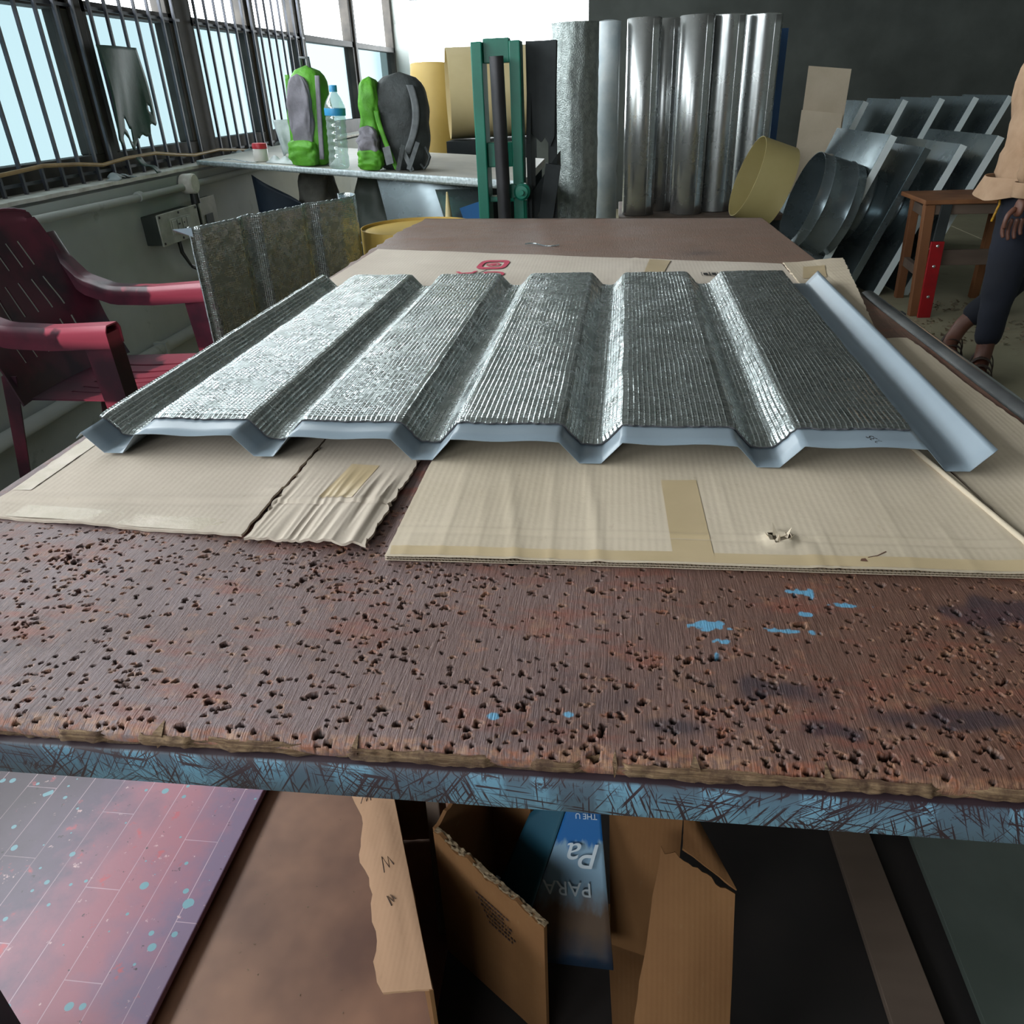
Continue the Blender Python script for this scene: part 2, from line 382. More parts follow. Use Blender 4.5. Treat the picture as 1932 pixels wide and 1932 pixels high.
M['foam'] = pm('grey_foam_edge', S('#5b5a5e'), S('#474649'), 200, .9, bump=.5)
M['dark_wood_frame'] = pm('dark_window_paint', S('#46403a'), S('#2e2a27'), 7, .7, bump=.1)
M['bar'] = pm('dark_steel_bars', S('#4a4c55'), S('#33353b'), 12, .5, .3)
M['ledge'] = pm('chipped_white_ledge', S('#f0eee8'), S('#cbc8bf'), 14, .8, bump=.4)
M['chair'] = None
def m_glass():
    t = NT('hazy_pane'); t.t.nodes.remove(t.b); tr = t.n('BsdfTransparent'); tr.inputs[0].default_value = (.057, .075, .079, 1)
    g = t.n('BsdfGlossy'); g.inputs['Roughness'].default_value = .15; g.inputs[0].default_value = (.8, .8, .8, 1)
    mx = t.n('MixShader'); mx.inputs[0].default_value = .04; t.l(tr.outputs[0], mx.inputs[1]); t.l(g.outputs[0], mx.inputs[2]); t.l(mx.outputs[0], t.out.inputs[0]); return t.m
M['glass'] = m_glass()
def m_chair():
    t = NT('maroon_plastic_lit_pink'); v = t.coord()
    c = t.mix(t.ramp(t.noise(v, 4.5, 4, .6), .4, .58), S('#552331'), S('#301c25'))
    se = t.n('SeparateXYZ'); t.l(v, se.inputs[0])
    lit_front = t.math('ADD', se.outputs[0], t.math('MULTIPLY', t.math('SUBTRACT', t.noise(v, 6, 3, .5, .6), .5), .45))
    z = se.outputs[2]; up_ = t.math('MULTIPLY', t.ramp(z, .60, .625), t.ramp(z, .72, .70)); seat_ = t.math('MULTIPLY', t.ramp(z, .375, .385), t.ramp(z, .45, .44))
    c = t.mix(t.math('MULTIPLY', t.ramp(lit_front, .01, .03, 0, .85), t.math('MAXIMUM', up_, seat_)), c, S('#b54a5c'))  # pink on arm tops and seat stands for light from above
    c = t.mix(t.ramp(t.noise(v, 3.1, 3, .5, .5), .58, .64, 0, .7), c, S('#4b2431'))
    t.set(Base_Color=c, Roughness=.33); t.bump(t.noise(v, 60, 2), .04, .002); return t.m
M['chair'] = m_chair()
M['bench'] = pm('pale_board_top', S('#c9c6bd'), S('#b4b2ab'), 4, .55)
M['bench_edge'] = pm('silver_foil_edge', S('#c9d3d6'), S('#9aa5a8'), 90, .35, .6, bump=.6)
M['green'] = pm('green_machine_paint', S('#107a63'), S('#0b6552'), 5, .42)
M['black_metal'] = pm('dark_roller_steel', S('#3c3b3d'), S('#2a2a2c'), 6, .45, .5)
M['machine_dark'] = pm('grimy_dark_metal', S('#34393a'), S('#23282a'), 6, .6, .3, bump=.15)
M['silver'] = m_galv('bright_rolled_aluminium', S('#d0d2d2'), S('#b5b8b8'), .27, .85)
M['silver_rough'] = pm('crinkled_foil_wrap', S('#a9b0ae'), S('#8b9390'), 40, .42, .8, bump=.55, dist=.006)
M['galv'] = m_galv('galvanised_sheet', S('#8b999d'), S('#6b797e'), .26, .8)
M['galv_dark'] = m_galv('dull_galvanised_duct', S('#828e93'), S('#677378'), .26)
M['flange'] = m_galv('lit_flange_metal', S('#eef6f7'), S('#d9e6e8'), .5, .2)  # near-white tone stands for light reflected by the flanges
M['yellow'] = pm('yellow_coated_sheet', S('#c9ba82'), S('#bfae76'), 3, .45)
M['yellow2'] = pm('golden_coated_sheet', S('#c9a95c'), S('#bd9d50'), 3, .5)
M['cream'] = pm('cream_coated_sheet', S('#d9c79a'), S('#cdb987'), 3, .5)
M['blue'] = pm('blue_coated_sheet', S('#2f6ba6'), S('#275f96'), 3, .45)
M['stoolwood'] = pm('worn_stool_wood', S('#8f5f3c'), S('#6f4529'), 6, .65, stretch=(1, 1, .2), bump=.2)
M['stoolgrey'] = pm('greyed_stool_wood', S('#6e5d51'), S('#54463d'), 6, .7, stretch=(.3, 1, 1), bump=.2)
M['red'] = pm('red_painted_steel', S('#a3141c'), S('#870f18'), 8, .4)
M['rod'] = pm('bare_steel_pipe', S('#b0b3b7'), S('#85888d'), 9, .2, .9, bump=.05)
M['plywood'] = pm('brown_hardboard', S('#946d56'), S('#5f4236'), 4, .45, bump=.08)
M['black'] = pm('black_ink', S('#1d1b1b'), S('#242222'), 5, .6)
M['ink'] = pm('pen_ink', S('#4a3a38'), S('#3a2c2c'), 5, .6)
M['print_red'] = pm('red_print', S('#c2455c'), S('#b53a52'), 9, .7)
M['white_plastic'] = pm('white_plastic', S('#dedad4'), S('#cfcac4'), 5, .4)
M['red_plastic'] = pm('red_plastic_lid', S('#c22c3a'), S('#b02532'), 5, .4)
M['bag_green'] = pm('lime_green_nylon', S('#60ac2c'), S('#4e9222'), 14, .6, bump=.35, dist=.01)
M['bag_grey'] = pm('grey_nylon', S('#8b8790'), S('#75727a'), 14, .65, bump=.35, dist=.01)
M['bag_dark'] = pm('charcoal_nylon', S('#3d4242'), S('#2d3131'), 14, .65, bump=.35, dist=.01)
M['strap'] = pm('grey_webbing', S('#6f7375'), S('#5a5e60'), 30, .7)
M['skin'] = pm('brown_skin', S('#6f4637'), S('#5d392d'), 9, .5)
M['shirt'] = pm('peach_shirt_cotton', S('#c2a184'), S('#ab8a6d'), 7, .9, bump=.3, dist=.015)
M['trousers'] = pm('navy_cotton', S('#151a29'), S('#0f131f'), 6, .85, bump=.15, dist=.01)
M['sandal'] = pm('dark_brown_leather', S('#3a2b24'), S('#2a1f1a'), 12, .6)
M['cord'] = pm('yellow_cord', S('#c79522'), S('#8a611a'), 60, .7)
M['hair'] = pm('black_hair', S('#171413'), S('#221c1a'), 30, .5)
M['socket'] = pm('grimy_socket_plastic', S('#b5b8ae'), S('#93968c'), 12, .45)
M['backbox'] = pm('dark_green_box_paint', S('#3d443f'), S('#2f3631'), 9, .7)
M['cable_y'] = pm('yellow_cable', S('#b4925a'), S('#94733f'), 9, .5)
M['cable_b'] = pm('black_cable', S('#1c1f20'), S('#2a2c2c'), 9, .5)
M['scrap_green'] = pm('dark_green_plastic', S('#38564f'), S('#2c463f'), 9, .6, bump=.2)
M['paper'] = pm('crumpled_pale_plastic', S('#b9c2c4'), S('#97a1a3'), 12, .4, bump=.3)
M['sack'] = pm('grey_sackcloth', S('#77766f'), S('#5b5a54'), 10, .85, bump=.35, dist=.01)
M['navy'] = pm('navy_sheet', S('#1e2f42'), S('#182634'), 6, .6)
M['dirt'] = pm('wood_shavings', S('#8d7d66'), S('#5f5242'), 20, .9)
M['ceiling'] = pm('dark_roof_sheet', S('#83827e'), S('#6f6d69'), 2, .8)
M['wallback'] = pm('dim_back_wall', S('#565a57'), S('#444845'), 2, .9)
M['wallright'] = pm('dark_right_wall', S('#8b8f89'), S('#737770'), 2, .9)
M['board_grey'] = pm('dark_grey_green_board', S('#5d655f'), S('#4b534d'), 5, .5)
M['board_pale'] = pm('pale_green_board', S('#93a796'), S('#80937f'), 5, .6)
M['frame_paint'] = pm('dark_bench_steel', S('#3a4a56'), S('#2b333b'), 9, .5)
def m_bottle():
    t = NT('clear_ribbed_plastic'); t.t.nodes.remove(t.b); tr = t.n('BsdfTransparent'); tr.inputs[0].default_value = (.80, .90, .88, 1)
    g = t.n('BsdfGlossy'); g.inputs['Roughness'].default_value = .12; d = t.n('BsdfDiffuse'); d.inputs[0].default_value = (.72, .82, .80, 1)
    m1 = t.n('MixShader'); m1.inputs[0].default_value = .16; t.l(tr.outputs[0], m1.inputs[1]); t.l(g.outputs[0], m1.inputs[2])
    m2 = t.n('MixShader'); m2.inputs[0].default_value = .2; t.l(m1.outputs[0], m2.inputs[1]); t.l(d.outputs[0], m2.inputs[2]); t.l(m2.outputs[0], t.out.inputs[0]); return t.m
M['bottle'] = m_bottle()
M['bottle_cap'] = pm('blue_bottle_cap', S('#3a9bd0'), S('#318bbd'), 5, .4)

def struct(o): return tag(o, kind='structure')
# ------------------------------------------------------------------ the room
fl = MB(); fl.box((-2.4, -2.6, -.1), (1.02, 9.2, 0)); struct(fl.build('floor', M['floor']))
f2 = bpy.data.objects['floor']
for (x0, x1, y0, y1) in ((1.03, 2.9, 3.05, 4.21), (1.03, 2.9, 4.22, 9.2), (2.91, 4.3, 3.05, 9.2), (1.03, 4.3, -2.6, 3.04)):
    b = MB(); b.box((x0, y0, -.1), (x1, y1, 0)); b.build('floor_slab', M['floor'], f2, bevel=.004)
b = MB(); b.box((-2.4, -2.6, 3.1), (4.4, 9.2, 3.2)); struct(b.build('ceiling', M['ceiling']))
# left wall: solid below the sill, piers and a band above the windows
WX = -2.10
b = MB(); b.box((WX-.3, -2.6, 0), (WX, 9.2, .885)); b.box((WX-.3, -2.6, 2.45), (WX, 9.2, 3.1)); b.box((WX-.3, -2.6, .885), (WX, -2.1, 2.45)); b.box((WX-.3, 8.9, .885), (WX, 9.2, 2.45))
wl = struct(b.build('wall_left', M['wall']))
def ledge(u, v):
    y = -2.1+11*u; n = noise.noise(Vector((y*9, 0, 0)))*.006+noise.noise(Vector((y*37, 3, 0)))*.004
    return (WX-.30+.305*v+(n if v > .99 else 0), y, .898+(n*.4 if v > .9 else 0))
b = MB(); b.grid(300, 4, ledge, .014); b.build('window_ledge', M['ledge'], wl)
b = MB(); b.box((WX-.20, -2.1, .9), (WX-.03, 8.9, .908)); b.build('ledge_board', M['dark_wood_frame'], wl)
# windows: frame, pane, bars
def window(n, y0, y1, glass=True, bars=True, ex=()):
    o = MB(); x0, x1 = -2.32, -2.24
    o.box((x0, y0, .90), (x1, y1, 1.008)); o.box((x0, y0, 2.38), (x1, y1, 2.45)); o.box((x0, y0, 1.008), (x1, y0+.05, 2.38)); o.box((x0, y1-.05, 1.008), (x1, y1, 2.38))
    w_ = struct(o.build('window_%d' % n, M['dark_wood_frame'], bevel=.004))
    if glass:
        p = MB(); p.add([(-2.283, y0+.05, 1.008), (-2.283, y1-.05, 1.008), (-2.283, y1-.05, 1.55), (-2.283, y0+.05, 1.55)], [(0, 1, 2, 3)]); p.build('pane', M['glass'], w_)
        p = MB(); p.box((x0, y0, 1.545), (x1, y1, 1.585)); p.build('transom', M['dark_wood_frame'], w_)
    if bars:
        k0 = math.ceil((y0-2.898)/.1195); y = 2.898+k0*.1195
        while y < y1-.01:
            q = MB(); q.box((-2.206, y-.006, .905), (-2.194, y+.006, 2.44)); q.build('grille_bar', M['bar'], w_); y += .1195
        q = MB(); q.box((-2.212, y0, .94), (-2.206, y1, .952)); q.box((-2.212, y0, 1.55), (-2.206, y1, 1.562)); q.build('grille_rail', M['bar'], w_)
    return w_
window(1, 2.30, 3.52); window(2, 3.60, 4.40); window(3, 4.56, 5.36); window(4, 5.40, 6.2); window(7, 6.26, 7.5, True, False); window(8, 7.56, 8.9, True, False)
window(5, -2.1, .05, False, False); window(6, .12, 2.24, False, False)
for n_, y0, y1 in ((5, -2.1, .05), (6, .12, 2.24)):
    b = MB(); b.box((-2.29, y0+.05, 1.0), (-2.27, y1-.05, 1.5)); b.build('added_light_block', M['scrap_green'], bpy.data.objects['window_%d' % n_])  # unseen shutters, added to keep window light from under the table
for y0, y1 in ((3.52, 3.60), (4.40, 4.56), (5.36, 5.40), (2.24, 2.30), (.05, .12), (6.2, 6.26), (7.5, 7.56)):
    b = MB(); b.box((-2.33, y0, .90), (-2.225, y1, 2.45)); b.build('window_post', M['dark_wood_frame'], wl, bevel=.006)
# right, back and near walls
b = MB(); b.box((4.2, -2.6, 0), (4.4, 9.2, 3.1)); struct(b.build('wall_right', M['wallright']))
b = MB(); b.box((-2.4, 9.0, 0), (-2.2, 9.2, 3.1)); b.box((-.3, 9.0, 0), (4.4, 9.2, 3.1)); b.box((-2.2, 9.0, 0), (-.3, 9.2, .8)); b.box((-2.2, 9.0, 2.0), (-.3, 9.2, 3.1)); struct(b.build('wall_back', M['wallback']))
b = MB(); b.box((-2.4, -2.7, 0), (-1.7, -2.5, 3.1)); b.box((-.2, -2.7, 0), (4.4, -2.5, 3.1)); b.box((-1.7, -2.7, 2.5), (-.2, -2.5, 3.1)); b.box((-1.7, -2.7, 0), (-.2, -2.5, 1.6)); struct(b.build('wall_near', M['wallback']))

# ------------------------------------------------------------------ the work table
TZ = .78
table = thing('work_table', 'long work table with pitted brown wooden top and scratched blue front rail', 'table', (-.1, 1.65, 0))
def xl(y): return -.745-.01*np.sin(y*2)
def xr(y): return .50+.03*(2.86-y)
def yfar(x): return 3.02-.125*(x+.772)
def make_top():
    ys = np.unique(np.round(np.concatenate([np.arange(.3985, .80, .0011), np.linspace(.80, .90, 12), np.linspace(.93, 3.0, 70)]), 5))
    nx = 1130; us = np.linspace(0, 1, nx+1)
    U, Y = np.meshgrid(us, ys, indexing='ij'); ny = len(ys)-1
    t = (Y-.3985)/(3.0-.3985); jag = (vnoise(Y*0, Y, 26, 5)-.5)*.012+(vnoise(Y*0+3, Y, 90, 6)-.5)*.006
    x0 = xl(Y)+jag*sm(Y, 2.0, 2.3)*1.8+.03*sm(Y, 2.55, 3.0); x1 = xr(Y)
    X = x0+(x1-x0)*U
    Yf = Y.copy(); Yf = np.where(Y > .95, .95+(Y-.95)*(yfar(X)-.95)/(3.0-.95), Y)
    Z = ((vnoise(X, Yf, 9, 1)-.5)*.0022+(vnoise(X, Yf, 30, 2)-.5)*.0008)*(1-.75*sm(Yf, .6, .7))-.0004*sm(Yf, .6, .7)
    pit = np.zeros_like(X); fresh = np.zeros_like(X); D = np.zeros_like(X)
    r0 = np.random.default_rng(11)
    ysub = int(np.searchsorted(ys, .80))
    Xs = X[:, :ysub]; Ysub = ys[:ysub]
    def stamp(px, py, rx, ry, dep, fr, pw=1.0):
        j0 = np.searchsorted(Ysub, py-ry*2.4); j1 = np.searchsorted(Ysub, py+ry*2.4)
        xa, xb = X[0, min(j0, ny)], X[-1, min(j0, ny)]; dx = (xb-xa)/nx
        i0 = max(0, int((px-rx*2.4-xa)/dx)); i1 = min(nx, int((px+rx*2.4-xa)/dx)+2)
        if i1 <= i0 or j1 <= j0: return
        xx = X[i0:i1, j0:j1]; yy = Yf[i0:i1, j0:j1]; an = np.arctan2(yy-py, xx-px)
        rr = np.sqrt(((xx-px)/rx)**2+((yy-py)/ry)**2)*(1+.18*np.sin(an*3+px*900)+.12*np.sin(an*5+py*700))
        d = dep*(1-sm(rr, .62, 1.05)); D[i0:i1, j0:j1] = np.maximum(D[i0:i1, j0:j1], d)
        pit[i0:i1, j0:j1] = np.maximum(pit[i0:i1, j0:j1], (1-sm(rr, .78, 1.06))*min(1, dep/.004)*.95)
        Z[i0:i1, j0:j1] += .0004*np.exp(-((rr-1.15)/.25)**2)
        fresh[i0:i1, j0:j1] = np.maximum(fresh[i0:i1, j0:j1], fr*(1-sm(rr, 1.0, 2.2)))
    n = 0
    while n < 3300:
        px = r0.uniform(-.74, .5); py = r0.uniform(.40, .79)
        cl = vnoise(np.array([px]), np.array([py]), 11, 8)[0]
        edge = math.exp(-(py-.40)/.03)
        if r0.random() > .25+1.1*max(0, cl-.3)+.5*edge: continue
        R = r0.choice([.0011, .0015, .0019, .0023, .0029, .0042], p=[.18, .27, .27, .18, .08, .02]); asp = r0.uniform(.9, 1.3)
        stamp(px, py, R*asp, R/asp, r0.uniform(.006, .0105), r0.uniform(.2, 1)*(r0.random() < .65)); n += 1
    for k in range(120):          # long shallow gouges across the grain with fresh wood showing
        px = r0.uniform(-.74, .5); py = r0.uniform(.41, .79); L = r0.uniform(.004, .016)
        for q in range(int(L/.002)+1): stamp(px+q*.0022+r0.normal()*.0008, py+r0.normal()*.0012, r0.uniform(.001, .0024), r0.uniform(.0008, .0014), r0.uniform(.0006, .004), r0.uniform(.5, 1))
    fresh = np.maximum(fresh, .45*sm(vnoise(X, Yf, 50, 81)*.5+vnoise(X, Yf, 130, 82)*.5, .70, .82)*(Yf < .8))
    Z -= D
    # worn front: rounded, chipped lip
    n1 = vnoise(X, X*0, 45, 21); n2 = vnoise(X, X*0+2, 13, 22)
    lip = .006+.014*n2**2+.005*n1
    e = np.clip((.3985+lip-Yf)/lip, 0, 1); Z -= e**2*.0035*(0.5+n1)+e*.0015; fresh = np.maximum(fresh, .8*sm(e, .05, .5))
    paint = np.zeros_like(X)
    for (px, py, rx, ry, th) in ((.092, .561, .022, .010, .50), (.159, .558, .026, .006, .45), (.177, .584, .010, .005, .35), (.179, .619, .020, .010, .5), (-.082, .436, .0045, .0035, .05), (-.025, .443, .004, .003, .1), (.093, .521, .004, .008, .45), (.187, .512, .010, .006, .55), (.101, .540, .016, .007, .55), (.21, .60, .03, .006, .6)):
        rr = np.sqrt(((X-px)/rx)**2+((Yf-py)/ry)**2); nz = vnoise(X, Yf, 90, 31)*.7+vnoise(X, Yf, 260, 32)*.5
        paint = np.maximum(paint, sm(1.2-rr-nz*th*2.2, 0, .12))
    stain = np.zeros_like(X)
    for (px, py, rx, ry) in ((.141, .484, .06, .016), (.167, .441, .030, .013), (.27, .46, .10, .015), (.34, .60, .06, .03), (.053, .437, .03, .012)):
        rr = np.sqrt(((X-px)/rx)**2+((Yf-py)/ry)**2); stain = np.maximum(stain, .7*sm(1.2-rr-(vnoise(X, Yf, 60, 33)-.2)*.9, 0, .6))
    spot = np.exp(-(((X-.242)/.05)**2+((Yf-2.26)/.03)**2)); stain = np.maximum(stain, spot*.55)
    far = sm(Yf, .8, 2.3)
    top = np.stack([X, Yf, TZ+Z], -1).reshape(-1, 3); bot = top.copy(); bot[:, 2] = TZ-.012
    # a skirt from the rim down to the underside, and a coarse underside
    V = [top]; Q = [gridquads(nx, ny)]; o0 = len(top); A = lambda i, j: i*(ny+1)+j
    rim = [A(i, 0) for i in range(nx+1)]+[A(nx, j) for j in range(1, ny+1)]+[A(i, ny) for i in range(nx-1, -1, -1)]+[A(0, j) for j in range(ny-1, 0, -1)]
    rim = np.array(rim); rb = top[rim].copy(); rb[:, 2] = TZ-.0125; V.append(rb); m = len(rim); k = np.arange(m)
    Q.append(np.stack([rim[(k+1) % m], rim[k], o0+k, o0+(k+1) % m], -1))
    V = np.concatenate(V); Q = np.concatenate(Q); pad = lambda a: np.concatenate([a.ravel(), np.zeros(m)])
    fr = np.concatenate([fresh.ravel(), np.ones(m)*.8])
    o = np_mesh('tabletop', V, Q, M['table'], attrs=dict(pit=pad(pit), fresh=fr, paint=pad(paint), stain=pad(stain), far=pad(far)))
    hold(o, table)
make_top()
b = MB(); b.prism([(-.735, .405), (.565, .405), (.49, 2.85), (-.70, 2.98)], TZ-.028, TZ-.0105); hold(b.build('under_board', M['plywood']), table)
def make_edge():      # the splintered plywood edge below the rounded lip
    nx = 700; prof = [(.0, -.0025), (-.0035, -.005), (-.002, -.0075), (-.0045, -.0095), (-.001, -.012), (.006, -.0125)]
    xs = np.linspace(-.75, .575, nx+1); V = []
    for i, x in enumerate(xs):
        ch = max(0, vnoise(np.array([x]), np.array([.0]), 30, 41)[0]-.62)*.03
        for j, (dy, dz) in enumerate(prof):
            n = (vnoise(np.array([x]), np.array([j*1.0]), 160, 42+j)[0]-.5)*.0024+(vnoise(np.array([x]), np.array([j*1.]), 40, 52)[0]-.5)*.003
            V.append((x, .3985+dy+n+(ch if j < 4 else 0), TZ+dz-(ch*.25 if j < 2 else 0)))
    o = np_mesh('splintered_edge', np.array(V), gridquads(nx, len(prof)-1), M['edge'], smooth=False); hold(o, table)
    for (x, s) in ((.066, .008), (.155, .006), (-.335, .009), (.30, .007), (-.18, .005), (.01, .004)):   # bigger splinters
        b = MB(); b.add([(x-s*.5, .399, TZ-.001), (x+s*.4, .3975, TZ-.002), (x+s*.2, .396, TZ-.010), (x-s*.1, .3945, TZ-.012), (x-s*.05, .408+s*.4, TZ+.0012)], [(0, 1, 4), (0, 3, 2, 1), (0, 4, 3), (1, 2, 4), (2, 3, 4)])
        hold(b.build('splinter', M['edge']), table)
make_edge()
def make_rail():
    nx = 260; prof = [(.012, -.0135), (-.0045, -.0135), (-.0065, -.0150), (-.0065, -.046), (-.005, -.0478), (.012, -.0478), (.012, -.0445), (-.003, -.0445)]
    V = []; rub_shade = []
    for i in range(nx+1):
        x = -.76+1.345*i/nx
        for j, (dy, dz) in enumerate(prof):
            V.append((x, .398+dy, TZ+dz)); rub_shade.append(1.0 if j <= 1 else (.6*(noise.noise(Vector((x*14, j*.2, 1))) > .0)*(j in (3, 4))+.7*(j == 2)*(noise.noise(Vector((x*30, 0, 9))) > -.1)))  # top edge all dark as painted gap shade; lower edges patchy rubbed paint
    o = np_mesh('front_rail', np.array(V), gridquads(nx, len(prof)-1), M['rail'], smooth=False, attrs=dict(rub_shade=rub_shade)); hold(o, table)
make_rail()
for (a, b_) in (((.565, .40, TZ-.03), (.495, 2.84, TZ-.03)), ((-.735, .40, TZ-.03), (-.70, 2.96, TZ-.03)), ((-.70, 2.96, TZ-.03), (.495, 2.84, TZ-.03))):
    b = MB(); b.bar(a, b_, .03, .034); hold(b.build('side_rail', M['frame_paint']), table)
for (x, y) in ((.545, .43), (-.715, .43), (.475, 2.80), (-.68, 2.9), (.515, 1.6), (-.71, 1.7)):
    b = MB(); b.box((x-.02, y-.02, 0), (x+.02, y+.02, TZ-.045)); hold(b.build('leg', M['frame_paint']), table)
SZ = .15
for (p, q) in (((-.70, .415, SZ-.04), (.53, .445, SZ-.012)), ((-.68, 2.78, SZ-.04), (.47, 2.81, SZ-.012))): b = MB(); b.box(p, q); hold(b.build('shelf_rail', M['frame_paint']), table)
b = MB(); b.prism([(-.735, .41), (.53, .41), (.47, 2.84), (-.69, 2.9)], SZ-.012, SZ-.0035); hold(b.build('lower_shelf', pm('shade_dark_shelf', S('#2a2422'), S('#1c1817'), 5, .7)), table)  # shelf is near black: the deep shade under the table put into its colour
b = MB(); b.prism([(-.592, .43), (-.20, .43), (-.23, 1.5), (-.592, 1.5)], SZ-.003, SZ)
hb = tag(b.build('hardboard_sheet', M['plywood']), 'brown hardboard sheet lying on the lower shelf between the pink board and the torn carton', 'board')
rq = random.Random(3); b = MB()
for k in range(90):
    x, y, q, a = rq.uniform(-.55, -.25), rq.uniform(.45, 1.0), rq.uniform(.001, .004), rq.uniform(0, 6); b.add([(x, y, SZ+.0004), (x+q*math.cos(a), y+q*math.sin(a), SZ+.0008), (x+q*.5*math.cos(a+1), y+q*.5*math.sin(a+1), SZ+.0012)], [(0, 1, 2)])
tag(b.build('crumbs', M['dirt'], hb), kind='stuff')
for y in (1.0, 1.75):       # hooks on the right side that carry the pipe
    x = xr(y)+.004; b = MB(); b.box((x, y-.012, TZ-.0665), (x+.085, y+.012, TZ-.059)); b.box((x+.079, y-.012, TZ-.059), (x+.085, y+.012, TZ-.035)); b.box((x-.004, y-.012, TZ-.0665), (x, y+.012, TZ-.025)); hold(b.build('hook', M['frame_paint']), table)
b = MB(); b.tube([(.624, .62, TZ-.036), (.603, 1.10, TZ-.036), (.578, 1.73, TZ-.036), (.574, 1.86, TZ-.036)], .0225, 20)
tag(b.build('steel_pipe', M['rod'], smooth=True, auto=40), 'long bare steel pipe lying along the edge of the work table', 'pipe')
b = MB(); b.grid(12, 2, lambda u, v: (-.266+.106*u, 2.419-.034*u+.010*v, TZ+.004+.003*math.sin(u*7)), .0015)
tag(b.build('metal_strip', M['galv']), 'small shiny metal offcut lying on the bare end of the table top', 'offcut')

# ------------------------------------------------------------------ cardboard on the table
def quadpt(c, u, v):
    p = [Vector((x, y, 0)) for x, y in c]; return p[0]*(1-u)*(1-v)+p[1]*u*(1-v)+p[2]*u*v+p[3]*(1-u)*v
def card(name, c, mat, z, thick, hf=None, nx=60, ny=60, jag=.002, parent=None, seed=0, hole=None):
    def fn(u, v):
        p = quadpt(c, u, v); n = 0
        if u in (0, 1) or v in (0, 1):
            p.x += noise.noise(Vector((p.y*60, seed, 0)))*jag; p.y += noise.noise(Vector((p.x*60, seed, 5)))*jag
        p.z = z+thick+(hf(p.x, p.y) if hf else 0)+abs(noise.noise(Vector((p.x*9, p.y*9, seed))))*.0008
        return p
    b = MB(); b.grid(nx, ny, fn, thick, hole)
    o = b.build(name, mat, smooth=True, auto=35)
    return o
def sm1(t): t = min(1, max(0, t)); return t*t*(3-2*t)
def gauss(d, s): return math.exp(-(d/s)**2)
# left carton, in two flaps
lc = thing('flattened_carton', 'flattened grey-beige carton with slit flaps at the front left of the table', 'cardboard', (-.45, .9, TZ))
def h1(x, y): return -.0012*gauss(y-.757-.03*(x+.39), .004)+.0012*gauss(y-.765-.03*(x+.39), .01)+.002*gauss(x+.39, .02)*(y < .80)+.0015*math.sin(x*40)*gauss(y-.7, .05)
hold(card('flap', [(-.732, .713), (-.392, .682), (-.386, 1.25), (-.748, 1.25)], M['card2'], TZ+.0012, .003, h1, 90, 90), lc)
def h2(x, y):
    k = (x+.388)/.14; xx = x-.035*(y-.7)
    n = noise.noise(Vector((xx*46, y*2.2, 1))); n2 = noise.noise(Vector((xx*110, y*4, 7)))
    r = (1-abs(n)*2.2)*.0042*max(.15, gauss(k-.7, .42))+(1-abs(n2)*2)*.0012
    g = gauss(y-.757+.004*n, .0028)*(k > .03)
    return (max(0, r)-.0022*g+.0012*gauss(y-.764, .006)+.003*k)*(1-.95*sm1((y-.77)/.1))
f2 = card('flap', [(-.386, .6775), (-.249, .666), (-.226, 1.25), (-.384, 1.25)], M['card2'], TZ+.0015, .003, h2, 110, 120, .004, seed=3); hold(f2, lc)
b = MB(); b.grid(60, 6, lambda u, v: quadpt([(-.730, .7155), (-.394, .685), (-.396, .712), (-.731, .744)], u, v)+Vector((0, 0, TZ+.0047+.0012*math.sin((-.7+.3*u)*40)*gauss(.05*v-.03, .05)+.0004*random.random())), .0001, top_only=True); hold(b.build('tape', M['tape_clear'], smooth=True), lc)
b = MB(); b.grid(4, 40, lambda u, v: quadpt([(-.731, .775), (-.708, .775), (-.710, 1.02), (-.737, 1.02)], u, v)+Vector((0, 0, TZ+.0050+.0006*random.random())), .0001, top_only=True); hold(b.build('tape', M['tape_clear'], smooth=True), lc)
LATE_TAPE = [(-.335, .768), (-.292, .762), (-.288, .862), (-.325, .866)]
# right front carton, double wall with its fluted edge in view
rc = thing('flattened_carton', 'large beige double-wall carton sheet with a torn hole, at the front right', 'cardboard', (.1, .9, TZ))
def fyl(x): return .697+.009*(x+.226)
HOLE = (.174, .704)
CR = [(-.205, .05, .0007, .65, .70), (-.168, .03, .0008, .65, .9), (-.13, .08, .0006, .65, .80), (-.055, .06, .0009, .65, .95), (-.01, .02, .0006, .65, .78), (.135, .05, .0005, .7, .95), (.22, .04, .0008, .65, .72), (.29, -.05, .0005, .65, .9), (.345, .05, .0006, .65, .74)]
def h3(x, y):
    z = -.0012*gauss(y-fyl(x), .0025)+.0008*gauss(y-fyl(x)-.006, .004)
    z += .0014*gauss((x+.09)+.15*(y-.65), .006)*sm_(y)+.0012*gauss((x-.205)+.1*(y-.65), .008)*(y < .7)+.001*gauss(x+.02+.1*(y-.8), .006)
    z += .004*gauss(math.hypot(x-HOLE[0], y-HOLE[1])-.011, .005)
    z += sum(a_*gauss((x-x_)+k_*(y-.66), .0035)*(1 if ya <= y <= yb else .15) for x_, k_, a_, ya, yb in CR)
    return (z+.0016*gauss(x-.40, .02)+.0005*math.sin(x*31+y*9))*(1-.9*sm1((y-.83)/.06))
def sm_(y): return min(1, max(0, (.95-y)/.2))
cc = [(-.224, .649), (.41, .6535), (.37, 1.25), (-.222, 1.25)]
def hl(i, j):
    p = quadpt(cc, (i+.5)/140, (j+.5)/120); d = math.hypot(p.x-HOLE[0], (p.y-HOLE[1])*1.3); a = math.atan2(p.y-HOLE[1], p.x-HOLE[0]); return d < .0095+.004*math.sin(a*3+1)
hold(card('liner', cc, M['card'], TZ+.0058, .0008, h3, 140, 120, .0006, seed=5, hole=hl), rc)
